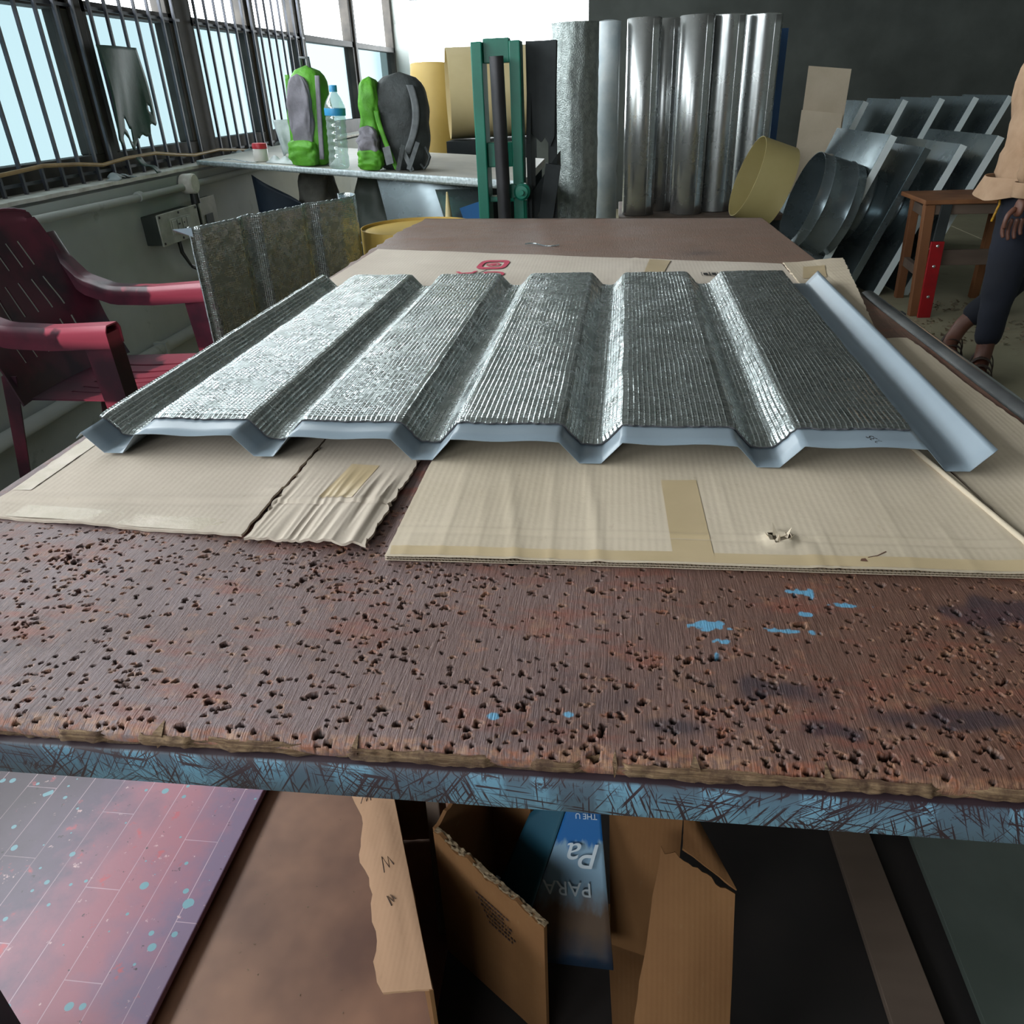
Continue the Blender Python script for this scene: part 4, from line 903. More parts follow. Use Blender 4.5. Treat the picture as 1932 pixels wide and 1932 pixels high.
for k in range(60):
    z = .33*k/59; r = .047
    if z < .01: r = .040+.7*z
    elif .05 < z < .24: r = .047-.0035*abs(math.sin((z-.05)/.19*PI*6))
    elif z > .25: r = .047*max(.32, 1-((z-.25)/.07)**1.6*.75)
    pr.append((r, z))
b = MB(); b.lathe(pr, None, 32); b.build('body', M['bottle'], bt, True, auto=60)
b = MB(); b.lathe([(.018, .318), (.018, .342), (.016, .345)], None, 16); b.build('cap', M['bottle_cap'], bt, True, auto=40)
b = MB(); b.lathe([(.0478, .222), (.0482, .225), (.0482, .25), (.0478, .252)], None, 32, cap=False); b.build('label_band', M['bottle_cap'], bt, True, auto=60)
bp2 = thing('backpack', 'lime green, grey and charcoal backpack with dangling straps, right of the water bottle', 'backpack', (-1.03, 3.86, ST(-1.03)+.003), .05); tilt(bp2)
bag_blob('main_compartment', M['bag_dark'], bp2, (.03, .08, 0), (.135, .095, .40), .6, .10, seed=5)
bag_blob('front_pocket', M['bag_green'], bp2, (-.10, -.03, 0), (.060, .045, .095), .55, .05, seed=6)
bag_blob('grey_pocket', M['bag_grey'], bp2, (-.105, -.035, .065), (.052, .04, .12), .6, .2, seed=7)
bag_blob('upper_panel', M['bag_green'], bp2, (-.10, .03, .12), (.05, .06, .26), .6, .1, seed=8)
b = MB(); b.grid(3, 24, lambda u, v: (-.075+.10*(1-v)**1.3*.9+.022*u, -.055+.03*v, .005+.24*v), .008); b.build('green_strap', M['bag_green'], bp2, True)
b = MB(); b.grid(4, 24, lambda u, v: (.05+.032*u+.05*math.sin(v*2.6), -.03+.02*v, .07+.28*v), .010); b.build('shoulder_strap', M['strap'], bp2, True)
for k, (a, e, wd) in enumerate((((.06, -.06, .11), (.035, -.085, .003), .02), ((.05, -.05, .10), (.10, -.075, .004), .02), ((.12, -.02, .12), (.085, -.085, .01), .02), ((-.02, -.055, .10), (.0, -.08, .03), .035))):
    b = MB(); b.bar(a, e, wd, .003, (0, 1, 0)); b.build('loose_strap', M['strap'] if k else M['bag_dark'], bp2)
b = MB(); b.tube([(.15, .0, .10), (.175, -.02, .06), (.165, -.03, .03), (.15, -.03, .01), (.13, -.02, .03)], .006, 7); b.build('webbing_loop', M['bag_dark'], bp2, True)
b = MB(); b.box((-1.30, 4.40, ST(-1.30)+.002), (-1.08, 4.56, ST(-1.2)+.30)); tag(b.build('blue_carton', M['blue'], bevel=.006), 'blue carton standing behind the water bottle at the back of the bench', 'box')
b = MB(); b.grid(16, 10, lambda u, v: (-1.72+.16*u, 4.02+.06*v-.05*u, ST(-1.72+.16*u)+.003+.02*v*v*abs(math.sin(u*8))+.01*v), .0015); tag(b.build('paper_sheet', M['paper'], smooth=True), 'crumpled pale plastic sheet lying left of the first backpack', 'scrap')
b = MB(); b.grid(10, 4, lambda u, v: (-1.95+.20*u, 4.04+.015*v-.05*u, ST(-1.95+.2*u)+.008+.004*math.sin(u*6)), .002); tag(b.build('metal_offcut', M['galv_dark'], smooth=True), 'thin dark metal offcut at the bench edge below the jar', 'offcut')
b = MB(); b.grid(8, 14, lambda u, v: (-1.66+.08*u-.05*v, 4.12+.05*v, ST(-1.62)+.02+.17*v+.02*math.sin(u*7)*(1-v)), .002); tag(b.build('clear_bag', M['paper'], smooth=True), 'pale translucent plastic bag slumped against the first backpack', 'bag')
# coated and galvanised sheets under and behind the bench
def leaning(name, c, mat, lab, cat, group=None, n=12, curl=0., thick=.0018):
    def fn(u, v):
        p = Vector(c[0])*(1-u)*(1-v)+Vector(c[1])*u*(1-v)+Vector(c[2])*u*v+Vector(c[3])*(1-u)*v
        p.y += curl*math.sin(PI*u)*(1-.4*v); return p
    b = MB(); b.grid(n, n, fn, thick); return tag(b.build(name, mat, smooth=True, auto=40), lab, cat, group)
leaning('galvanised_sheet', [(-.99, 3.90, .02), (-.60, 3.95, .02), (-.66, 4.02, .80), (-1.155, 3.98, .84)], M['galv_dark'], 'wide galvanised sheet leaning below the bench, nearest the curved sheet', 'metal sheet', 'sheets leaning below the bench', curl=-.03)
leaning('galvanised_sheet', [(-1.06, 4.06, .02), (-.62, 4.10, .02), (-.70, 4.16, .78), (-1.19, 4.12, .82)], M['galv_dark'], 'darker galvanised sheet just behind the nearest one below the bench', 'metal sheet', 'sheets leaning below the bench', curl=-.02)
leaning('galvanised_sheet', [(-.58, 3.62, .02), (-.38, 3.70, .02), (-.60, 3.84, .79), (-.82, 3.76, .80)], M['galv'], 'narrow pale sheet slanting below the bench beside the green machine', 'metal sheet', 'sheets leaning below the bench')
leaning('blue_sheet', [(-.60, 3.62, .45), (-.46, 3.66, .45), (-.585, 3.72, .765), (-.70, 3.68, .735)], M['blue'], 'blue coated sheet leaning under the bench beside the green machine', 'metal sheet').location = (0, .02, -.01)
b = MB(); b.lathe([(.075, .0), (.055, .35), (.004, .80)], Matrix.Translation((-.745, 3.66, 0)), 20, cap=False); tag(b.build('yellow_cone', M['cream'], smooth=True), 'pale yellow rolled cone standing under the side bench', 'sheet roll')
yd = thing('yellow_ring', 'golden yellow coated sheet rolled into a wide ring behind the left table corner', 'sheet roll', (-.86, 3.46, 0))
b = MB(); b.lathe([(.235, 0), (.235, .715), (.232, .715), (.232, 0)], Matrix.Translation((-.80, 3.29, 0)), 48, cap=False); hold(b.build('shell', M['yellow2'], smooth=True, auto=40), yd)
b = MB(); b.lathe([(.2315, .700), (.2315, .703), (.001, .704)], Matrix.Translation((-.80, 3.29, 0)), 48, cap=False); hold(b.build('disc', M['yellow2'], smooth=True, auto=40), yd)
def sack(x, y, z, s, lab, mat, name='sack', seed=0):
    o = thing(name, lab, 'sack', (x, y, z)); bag_blob('bulk', mat, o, (0, 0, 0), s, .75, .3, 16, 0, .03, seed); return o
crate = thing('steel_trestle', 'low dark steel trestle under the bench carrying the sacks', 'stand', (-1.55, 4.3, 0))
b = MB(); b.box((-2.0, 4.1, .44), (-1.16, 4.62, .46)); hold(b.build('top', M['frame_paint']), crate)
for x, y in ((-1.97, 4.13), (-1.19, 4.13), (-1.97, 4.59), (-1.19, 4.59)): b = MB(); b.box((x-.015, y-.015, 0), (x+.015, y+.015, .44)); hold(b.build('leg', M['frame_paint']), crate)
sack(-1.60, 4.36, .46, (.12, .14, .42), 'pale grey stuffed sack under the bench, in front of the dark sack', M['sack'], seed=3)
sack(-1.30, 4.46, .46, (.14, .16, .40), 'dark grey stuffed sack under the bench by the sheet lips', M['board_grey'], seed=5)
b = MB(); b.grid(12, 12, lambda u, v: (-1.86+.36*u, 4.17-.03*v-.015*math.sin(u*9), .47+.38*v*(1-.55*u)+.008*math.sin(v*9)), .003); tag(b.build('navy_cloth', M['navy'], smooth=True), 'dark navy sheet draped in front of the grey sacks below the bench', 'cloth')

# ------------------------------------------------------------------ green machine
gm = thing('bending_machine', 'green painted sheet bending machine with dark rollers behind the table', 'machine', (-.4, 3.4, 0))
def gp(name, mat, fn, **k): b = MB(); fn(b); return hold(b.build(name, mat, **k), gm)
gp('post', M['green'], lambda b: b.box((-.542, 3.28, 0), (-.500, 3.40, 1.35)), bevel=.004)
gp('post', M['green'], lambda b: b.box((-.402, 3.30, 0), (-.360, 3.40, 1.35)), bevel=.004)
for (z0, z1) in ((.924, 1.012), (.795, .815), (.30, .36), (1.28, 1.36)): gp('crosspiece', M['green'], lambda b: b.box((-.50, 3.31, z0), (-.402, 3.37, z1)), bevel=.003)
gp('roller', M['black_metal'], lambda b: b.tube([(-.425, 3.245, .05), (-.432, 3.245, .7), (-.442, 3.245, 1.30)], .0265, 18), smooth=True, auto=40)
gp('bolt_boss', M['green'], lambda b: b.lathe([(.032, 0), (.032, .03), (.024, .034), (.024, .045), (.010, .046), (.010, .058)], Matrix.Translation((-.365, 3.30, .835)) @ Matrix.Rotation(PI/2, 4, 'X'), 20), smooth=True, auto=35)
gp('bolt_boss', M['green'], lambda b: b.lathe([(.026, 0), (.026, .02)], Matrix.Translation((-.405, 3.30, .838)) @ Matrix.Rotation(PI/2, 4, 'X'), 20), smooth=True, auto=35)
gp('lower_strut', M['green'], lambda b: b.tube([(-.366, 3.32, .80), (-.366, 3.32, .0)], .016, 12), smooth=True, auto=40)
gp('side_strut', M['green'], lambda b: b.box((-.462, 3.37, 0), (-.448, 3.39, .80)))
gp('side_plate', M['machine_dark'], lambda b: b.prism([(3.36, .55), (3.44, .55), (3.55, .90), (3.55, 1.35), (3.48, 1.35), (3.36, 1.0)], -.352, -.335, Matrix(((0, 0, 1, 0), (1, 0, 0, 0), (0, 1, 0, 0), (0, 0, 0, 1)))))
gp('slanted_bed', M['machine_dark'], lambda b: b.add([(-.35, 3.40, .80), (-.33, 3.40, .70), (-.235, 3.44, .90), (-.235, 3.44, .955), (-.35, 3.60, .80), (-.33, 3.60, .70), (-.235, 3.64, .90), (-.235, 3.64, .955)], [(0, 1, 2, 3), (7, 6, 5, 4), (0, 4, 5, 1), (1, 5, 6, 2), (2, 6, 7, 3), (3, 7, 4, 0)]))
gp('lower_arm', M['machine_dark'], lambda b: b.bar((-.31, 3.42, .55), (-.25, 3.42, .92), .06, .03, (0, 1, 0)))
gp('upper_jaw', M['machine_dark'], lambda b: b.prism([(-.352, 1.05), (-.30, 1.0), (-.285, 1.02), (-.262, .985), (-.245, 1.02), (-.235, 1.35), (-.352, 1.35)], 3.42, 3.5, Matrix(((1, 0, 0, 0), (0, 0, 1, 0), (0, 1, 0, 0), (0, 0, 0, 1)))))
gp('rear_bar', M['machine_dark'], lambda b: b.box((-.272, 3.44, .0), (-.238, 3.47, 1.35)))
# ------------------------------------------------------------------ rolls on the low platform behind
fr_ = thing('insulation_roll', 'tall roll of crinkled silver foil insulation right of the green machine', 'roll', (-.205, 4.25, 0))
def crink(u, v): a = 2*PI*u; n = noise.noise(Vector((math.cos(a)*3, math.sin(a)*3, v*9)))*.006+noise.noise(Vector((math.cos(a)*9, math.sin(a)*9, v*30)))*.003; r = .112+n; return (r*math.cos(a), r*math.sin(a), 1.45*v)
b = MB(); b.grid(72, 90, crink, .002, top_only=True); b.build('wrap', M['silver_rough'], fr_, True)
b = MB(); b.lathe([(.112, 1.445), (.03, 1.448), (.03, 1.40)], None, 30, cap=False); b.build('core', M['foam'], fr_, True, auto=40)
pf = thing('low_platform', 'low brown timber platform under the aluminium rolls', 'platform', (.6, 5.7, 0))
b = MB(); b.box((.03, 5.86, .32), (1.16, 6.72, .36)); hold(b.build('deck', M['stoolgrey'], bevel=.004), pf)
for x, y in ((.08, 5.91), (1.10, 5.91), (.08, 6.66), (1.10, 6.66)): b = MB(); b.box((x-.04, y-.04, 0), (x+.04, y+.04, .32)); hold(b.build('leg', M['machine_dark']), pf)
ROLL = 'aluminium coil rolls on the low platform'
def roll(x, y, r, lab, proto=None, z=.361, h=1.2):
    o = thing('aluminium_roll', lab, 'roll', (x, y, z), 0, ROLL)
    b = MB(); b.lathe([(r*.97, 0), (r, .004), (r, h-.004), (r*.97, h), (r*.35, h), (r*.35, h-.2)], None, 36); b.build('coil', M['silver'], o, True, auto=40)
    b = MB(); b.grid(6, 20, lambda u, v: ((r+.002+.006*u*u)*math.cos(-1.1+.45*u), (r+.002+.006*u*u)*math.sin(-1.1+.45*u), .01+(h-.02)*v), .001); b.build('loose_end', M['silver'], o, True); return o
roll(.165, 6.02, .112, 'dull aluminium roll first from the left on the platform')
roll(.315, 6.22, .10, 'ridged aluminium roll second on the platform, half behind its neighbours')
roll(.503, 6.02, .112, 'brightest aluminium roll in the middle of the platform')
roll(.71, 6.13, .118, 'aluminium roll fourth along the platform with a dark gap at its left')
roll(.955, 6.25, .12, 'aluminium roll beside the yellow cylinder, last on the platform')
pl = thing('wrapped_roll', 'pale blue plastic-wrapped roll between the insulation roll and the aluminium rolls', 'roll', (-.07, 6.02, 0))
b = MB(); b.lathe([(.075, 0), (.08, .01), (.082, .6), (.075, .65), (.083, .75), (.083, 1.55), (.03, 1.56)], None, 24); b.build('wrap', pm('pale_blue_film', S('#e3ecf1'), S('#c3d4de'), 6, .3), pl, True, auto=50)
b = MB(); b.box((.80, 6.80, 0), (1.22, 6.9, 1.5)); tag(b.build('blue_partition', pm('deep_blue_panel', S('#24486f'), S('#1b3a5c'), 3, .6)), 'tall deep blue board standing behind the aluminium rolls', 'board')
for (c, lab) in ((((1.20, 6.00, .30), (1.46, 5.95, .30), (1.50, 6.05, .96), (1.24, 6.10, .99)), 'pale cardboard carton sheet standing behind the yellow cylinder'), (((1.24, 6.12, .3), (1.50, 6.08, .3), (1.54, 6.16, 1.22), (1.27, 6.2, 1.25)), 'second cardboard sheet behind, taller than the pale one')):
    c = [(x, y, 0.0 if z == .3 else z) for x, y, z in c]; leaning('carton_sheet', c, M['card'], lab, 'cardboard', thick=.004)
# ------------------------------------------------------------------ yellow cylinder, duct collars
def cyl(name, mat, par, c, axis, r, L, inner=True, n=48, t=.003, beads=()):
    ax = Vector(axis).normalized(); q = Vector((0, 0, 1)).rotation_difference(ax).to_matrix().to_4x4(); Mx = Matrix.Translation(c) @ q
    pr_ = [(r-t, L), (r-t, 0), (r, 0)]; z = 0
    for bz in beads: pr_ += [(r, bz-.008), (r+.006, bz), (r, bz+.008)]
    pr_ += [(r, L)]
    b = MB(); b.lathe(pr_, Mx, n, cap=False); o = b.build(name, mat, smooth=True, auto=40); hold(o, par); return o
NRM = Vector((-.93, -.10, .36)).normalized()       # the duct pieces all face this way, tilted back to the right
yc = thing('yellow_cylinder', 'large dull yellow sheet cylinder tilted beside the dark duct collar', 'sheet roll', (.95, 4.6, 0))
YA = Vector((.94, .08, -.33)).normalized()
cyl('shell', M['yellow'], yc, Vector((.816, 5.40, .653)), YA, .24, .22, n=64)
b = MB(); b.box((.72, 5.30, 0), (.96, 5.5, .36)); hold(b.build('stand', M['machine_dark']), yc)
DUCT = 'galvanised duct transitions leaning in a row'
def transition(x0, y0, lab, top, collar=None, r=.275, bright=True, beads=(.06, .2), span=.8):
    """a tilted plate with bent flanges; collar = centre of the round mouth on its left side"""
    o = thing('duct_transition', lab, 'duct', (x0, y0, 0), 0, DUCT)
    upv = Vector((.365, 0, .93)).normalized(); h = top/upv.z
    base = Vector((x0, y0, .004)); dep = Vector((-.12, .99, 0)).normalized(); nn = upv.cross(dep).normalized()
    if nn.x > 0: nn = -nn
    def fn(u, v): p = base+dep*(span*u)+upv*(h*v); return p+nn*(.006*math.sin(PI*u)*math.sin(PI*v))
    b = MB(); b.grid(10, 10, fn, .002); hold(b.build('plate', M['galv'], smooth=True, auto=40), o)
    b = MB(); q = [base, base+upv*h, base+upv*h-nn*.038-dep*.006, base-nn*.038-dep*.006]; b.add([tuple(p-dep*.002) for p in q]+[tuple(p+dep*.001) for p in q], [(0, 1, 2, 3), (7, 6, 5, 4), (0, 4, 5, 1), (1, 5, 6, 2), (2, 6, 7, 3), (3, 7, 4, 0)]); hold(b.build('flange', M['flange'] if bright else M['galv']), o)
    b = MB(); q = [base+upv*h, base+upv*h+dep*span, base+upv*h+dep*span-nn*.03, base+upv*h-nn*.03]; b.add([tuple(p) for p in q]+[tuple(p-upv*.002) for p in q], [(0, 1, 2, 3), (7, 6, 5, 4), (0, 4, 5, 1), (1, 5, 6, 2), (2, 6, 7, 3), (3, 7, 4, 0)]); hold(b.build('flange', M['galv']), o)
    if collar:
        c, L = collar; cyl('collar', M['galv_dark'], o, Vector(c), (.95, .05, -.31), r, L, beads=beads)
        b = MB(); ax = Vector((.95, .05, -.31)).normalized(); b.lathe([(r*.97, 0), (.001, .002)], Matrix.Translation(Vector(c)+ax*(L*.95)) @ Vector((0, 0, 1)).rotation_difference(ax).to_matrix().to_4x4(), 40, cap=False); hold(b.build('collar_back', M['galv_dark'], smooth=True), o)
    return o
transition(1.165, 5.0, 'nearest leaning duct transition with a wide dark round collar', .885, ((1.10, 5.10, .553), .25), .265)
transition(1.385, 5.0, 'second leaning duct transition along the row, with a greyish flange', .815, ((1.43, 5.32, .50), .12), .22, False, (.05,))
transition(1.575, 5.02, 'third leaning duct transition, its pale flange partly behind the stool top', .825, ((1.62, 5.34, .50), .12), .22, True, (.05,))
transition(1.745, 5.02, 'fourth leaning duct transition with a bright straight flange behind the stool', .862, ((1.80, 5.34, .50), .12), .22, True, (.05,))
for k, (x0, lab) in enumerate(((1.30, 'first duct transition of the back row, behind the nearest one'), (1.56, 'second duct transition of the back row, edge showing above the grey flange'), (1.80, 'third duct transition of the back row with bright upper edge'), (2.02, 'fourth duct transition of the back row behind the bright flange'), (2.24, 'fifth duct transition of the back row beside the standing man'))):
    transition(x0, 6.35, lab, 1.02, None, span=.6)
# ------------------------------------------------------------------ stool, person
sl = thing('work_stool', 'rough wooden stool with a red painted front leg near the standing man', 'stool', (1.80, 4.66, 0))
def sp2(name, mat, a, e, wx, wz, upv=(0, 0, 1)): b = MB(); b.bar(a, e, wx, wz, upv); return hold(b.build(name, mat, bevel=.003), sl)
sp2('seat_board', M['stoolwood'], (1.60, 4.72, .593), (2.16, 4.72, .593), .40, .022)
sp2('apron', M['stoolgrey'], (1.66, 4.555, .555), (2.10, 4.555, .555), .022, .052); sp2('apron', M['stoolgrey'], (1.70, 4.89, .555), (2.10, 4.89, .555), .022, .052)
sp2('leg', M['stoolwood'], (1.675, 4.89, .58), (1.715, 4.97, .0), .045, .045, (0, 1, 0)); sp2('leg', M['stoolwood'], (1.635, 4.56, .58), (1.665, 4.55, .0), .05, .045, (0, 1, 0))
sp2('leg', M['stoolwood'], (2.11, 4.56, .58), (2.12, 4.55, .0), .045, .045, (0, 1, 0)); sp2('leg', M['stoolwood'], (2.11, 4.89, .58), (2.13, 4.95, .0), .045, .045, (0, 1, 0))
sp2('rail', M['stoolgrey'], (1.64, 4.555, .31), (2.12, 4.555, .31), .022, .08); sp2('rail', M['stoolgrey'], (1.675, 4.56, .22), (1.70, 4.93, .22), .03, .05); sp2('rail', M['stoolgrey'], (1.65, 4.57, .53), (1.68, 4.88, .53), .03, .05)
RA, RB = Vector((1.70, 4.515, .40)), Vector((1.705, 4.50, .0))
rl = sp2('red_leg', M['red'], RA, RB, .068, .014, (0, 1, 0)); sp2('steel_strap', M['machine_dark'], (1.715, 4.535, .60), RA, .055, .012, (0, 1, 0))
for t in (.06, .32, .72): 
    p = RA.lerp(RB, t); b = MB(); b.lathe([(.008, 0), (.008, .006), (.004, .009)], Matrix.Translation(p+Vector((0, -.006, .002))) @ Matrix.Rotation(PI/2, 4, 'X'), 10); hold(b.build('bolt', M['silver']), sl)
pe = thing('person', 'standing man in peach shirt and navy trousers, legs crossed, hand hanging', 'person', (1.80, 3.75, 0))
HP = (1.80, 3.80, .79)
body = [[((1.80, 3.80, .80), .085), ((1.805, 3.80, .95), .095), ((1.81, 3.80, 1.10), .11), ((1.815, 3.80, 1.235), .075), ((1.80, 3.80, 1.31), .045), ((1.785, 3.80, 1.37), .055), ((1.78, 3.80, 1.44), .075), ((1.785, 3.80, 1.50), .06)],
        [((1.81, 3.80, 1.10), .11), ((1.79, 3.64, 1.22), .055), ((1.77, 3.60, 1.17), .05), ((1.735, 3.58, .98), .037), ((1.705, 3.585, .785), .027), ((1.70, 3.59, .745), .024)],
        [((1.81, 3.80, 1.10), .11), ((1.815, 3.96, 1.22), .055), ((1.82, 4.0, 1.17), .05), ((1.93, 4.02, .97), .037), ((2.0, 4.0, .78), .027), ((2.005, 4.0, .73), .024)]]
body += [[((1.80, 3.80, .80), .085), ((1.785, 3.74, .66), .075), ((1.765, 3.70, .45), .055), ((1.735, 3.665, .25), .045), ((1.722, 3.635, .11), .037), ((1.712, 3.612, .062), .036), ((1.69, 3.575, .046), .034), ((1.665, 3.50, .036), (.040, .022)), ((1.655, 3.455, .034), (.028, .016))],
         [((1.80, 3.80, .80), .085), ((1.84, 3.87, .66), .075), ((1.925, 3.90, .42), .056), ((1.84, 3.905, .27), .046), ((1.72, 3.912, .15), .038), ((1.69, 3.90, .085), .037), ((1.668, 3.87, .06), .034), ((1.655, 3.81, .044), (.040, .022)), ((1.652, 3.765, .04), (.028, .016))]]
sk = skin('body', body, M['skin'])
parts = [sk]
# hands: palm, four unequal bent fingers and a thumb from the side of the palm
def hand(x, y, z, s):
    parts.append(skin('palm', [[((x+.002, y, z+.035), (.022, .017)), ((x-.008, y, z), (.036, .016)), ((x-.012, y, z-.045), (.038, .014))]], M['skin'], sub=2))
    for k, (off, L) in enumerate(((-.031, .066), (-.011, .076), (.010, .071), (.029, .056))):
        parts.append(skin('finger', [[((x-.012+off, y, z-.045), .0095), ((x-.014+off*1.08, y-.004*s, z-.055-L*.35), .0092), ((x-.013+off*1.08, y-.002*s, z-.055-L*.7), .0085), ((x-.008+off*1.05, y+.006*s, z-.055-L), .0075)]], M['skin'], sub=2))
    parts.append(skin('thumb', [[((x-.020, y+.004*s, z-.005), .012), ((x-.046, y+.010*s, z-.03), .0105), ((x-.053, y+.012*s, z-.06), .0095), ((x-.050, y+.014*s, z-.085), .0085)]], M['skin'], sub=2))
hand(1.70, 3.59, .712, -1); hand(2.01, 4.0, .695, 1)
# face: nose, ears; eyes and mouth as small parts
parts.append(skin('nose', [[((1.712, 3.80, 1.432), .008), ((1.700, 3.80, 1.415), .011), ((1.702, 3.80, 1.402), .012)]], M['skin'], sub=2))
for s in (-1, 1): parts.append(skin('ear', [[((1.795, 3.80+s*.074, 1.445), .010), ((1.80, 3.80+s*.082, 1.42), .013), ((1.793, 3.80+s*.074, 1.395), .009)]], M['skin'], sub=2))
join_meshes('body', parts, M['skin'], pe)
for s in (-1, 1): b = MB(); b.lathe([(.001, -.009), (.008, -.005), (.010, 0), (.008, .005), (.001, .009)], Matrix.Translation((1.716, 3.80+s*.027, 1.438)), 10); hold(b.build('eye', M['hair'], smooth=True), pe)
b = MB(); b.grid(8, 3, lambda u, v: (1.722+.012*(2*u-1)**2, 3.78+.04*u, 1.378+.010*v), .003); hold(b.build('mouth', M['print_red'], smooth=True), pe)
hold(skin('hair', [[((1.765, 3.80, 1.535), .05), ((1.81, 3.80, 1.525), .072), ((1.842, 3.80, 1.46), .058), ((1.84, 3.80, 1.41), .04)]], M['hair'], sub=2), pe)
shirt = [[((1.78, 3.80, .745), (.165, .14)), ((1.795, 3.80, .84), (.158, .135)), ((1.80, 3.80, .95), (.14, .12)), ((1.81, 3.80, 1.10), (.16, .13)), ((1.815, 3.80, 1.22), (.10, .10)), ((1.808, 3.80, 1.265), (.06, .06))],
         [((1.81, 3.80, 1.10), (.16, .13)), ((1.79, 3.635, 1.205), .075), ((1.765, 3.595, 1.12), .070), ((1.735, 3.58, .98), .068), ((1.715, 3.585, .86), .060), ((1.703, 3.588, .78), .052)],
         [((1.81, 3.80, 1.10), (.16, .13)), ((1.815, 3.965, 1.205), .075), ((1.82, 4.005, 1.12), .068), ((1.93, 4.02, .97), .058), ((1.985, 4.005, .83), .046), ((2.0, 4.0, .76), .040)]]
so = skin('shirt', shirt, M['shirt'], pe)
for v_ in so.data.vertices:
    n = noise.noise(Vector((v_.co.x*9, v_.co.y*9, v_.co.z*16)))*.011+noise.noise(Vector((v_.co.x*5, v_.co.y*5, v_.co.z*30+v_.co.x*16)))*.010; v_.co += v_.normal*n
def hem(u, v):
    a = 2*PI*u; k = 1+.10*v+.05*math.sin(a*5+1)*v+.03*math.sin(a*9)*v
    return (1.785+.150*k*math.cos(a)-.012*v, 3.80+.132*k*math.sin(a), .80-.075*v+.012*math.sin(a*3+.6)*v)
b = MB(); b.grid(60, 6, hem, .004); hold(b.build('shirt_hem', M['shirt'], smooth=True, auto=40), pe)
# cuff and collar
b = MB(); b.lathe([(.046, 0), (.049, .004), (.051, .05), (.048, .055)], Matrix.Translation((1.70, 3.588, .742)) @ Matrix.Rotation(.06, 4, 'Y'), 20, cap=False); hold(b.build('cuff', M['shirt'], smooth=True), pe)
b = MB(); b.lathe([(.058, 0), (.06, .03), (.066, .015)], Matrix.Translation((1.805, 3.80, 1.255)), 20, cap=False); hold(b.build('collar', M['shirt'], smooth=True), pe)
tr = [[((1.80, 3.80, .82), .12), ((1.795, 3.80, .74), .12), ((1.775, 3.735, .66), .10), ((1.752, 3.70, .45), .082), ((1.735, 3.665, .25), .062), ((1.725, 3.645, .12), .054)],
      [((1.795, 3.80, .74), .12), ((1.84, 3.87, .66), .095), ((1.925, 3.90, .42), .078), ((1.84, 3.905, .27), .068), ((1.735, 3.91, .16), .058)]]
to = skin('trousers', tr, M['trousers'], pe)
for v_ in to.data.vertices: v_.co += v_.normal*(noise.noise(Vector((v_.co.x*12, v_.co.y*12, v_.co.z*18)))*.008)
b = MB(); b.tube([(1.672, 3.735, .735), (1.674, 3.725, .70), (1.664, 3.72, .665), (1.655, 3.715, .635)], .005, 6); hold(b.build('waist_cord', M['cord'], smooth=True), pe)
for (pts_, lab) in ((((1.735, 3.66), (1.69, 3.575), (1.652, 3.44)), 'a'), (((1.71, 3.94), (1.668, 3.87), (1.655, 3.745)), 'b')):
    zf_ = 0 if lab == 'a' else .004
    def sole(u, v, pts_=pts_, zf_=zf_):
        a, m_, e = [Vector(p) for p in pts_]; p = a*(1-u)**2+m_*2*u*(1-u)+e*u*u; d = (e-a).normalized(); n = Vector((-d.y, d.x)); wd = .036+.012*math.sin(u*PI*.9); wd *= min(1, .45+4*u, .35+4*(1-u)); q = p+n*wd*(2*v-1); return (q.x, q.y, .016+zf_)
    b = MB(); b.grid(16, 5, sole, .016+zf_*0); s_ = hold(b.build('sandal', M['sandal'], smooth=True, auto=40), pe)
    for t in (.62, .42, .12):
        a, m_, e = [Vector(p) for p in pts_]; p = a*(1-t)**2+m_*2*t*(1-t)+e*t*t; d = (e-a).normalized(); n = Vector((-d.y, d.x)); hh = .066 if t > .5 else (.085 if t > .3 else .10)
        b = MB(); b.grid(12, 2, lambda u, v, p=p, n=n, d=d, hh=hh: ((p+n*.05*math.cos(PI*u)+d*.028*(v-.5)).x, (p+n*.05*math.cos(PI*u)+d*.028*(v-.5)).y, .012+hh*math.sin(PI*u)**.7), .004)
        o = b.build('sandal_strap', M['sandal'], smooth=True); o.parent = s_; o.matrix_parent_inverse = s_.matrix_parent_inverse.copy() if False else s_.matrix_world.inverted()
pe.location.x -= .10; pe.location.y -= .10
# debris on the floor near the stool
r0 = random.Random(4); b = MB()
for k in range(240):
    x, y = (r0.uniform(1.55, 2.3), r0.uniform(4.0, 4.46)) if k % 3 else (r0.uniform(1.75, 2.06), r0.uniform(4.62, 4.86)); s = r0.uniform(.008, .035); a = r0.uniform(0, 6)
    b.add([(x, y, .001), (x+s*math.cos(a), y+s*math.sin(a), .002), (x+s*.7*math.cos(a+1), y+s*.7*math.sin(a+1), .002+s*.4)], [(0, 1, 2)])
tag(b.build('wood_shavings', M['dirt']), 'pale shavings and dust littering the floor under the stool', 'litter', kind='stuff')

# ------------------------------------------------------------------ things stored on the lower shelf
b = MB(); b.box((-.90, -.20, 0), (.0, 0, .018)); 
pk = MB(); pk.prism([(-1.30, .47), (-.565, .47), (-.567, 1.62), (-1.30, 1.62)], SZ+.010, SZ+.022); 
pb = tag(pk.build('laminate_board', m_pink(), bevel=.0015), 'pink and purple plank-print laminate board speckled with blue paint drips', 'board')
bt_ = [];
for (x, y) in ((-.63, .50), (-.63, 1.5)): q = MB(); q.box((x-.03, y, SZ), (x+.03, y+.06, SZ+.010)); q.build('spacer', M['black_metal'], pb)
for (x, y) in ((-1.2, .50), (-1.2, 1.5)): q = MB(); q.box((x-.03, y, 0), (x+.03, y+.06, SZ+.010)); q.build('support_block', M['stoolgrey'], pb)
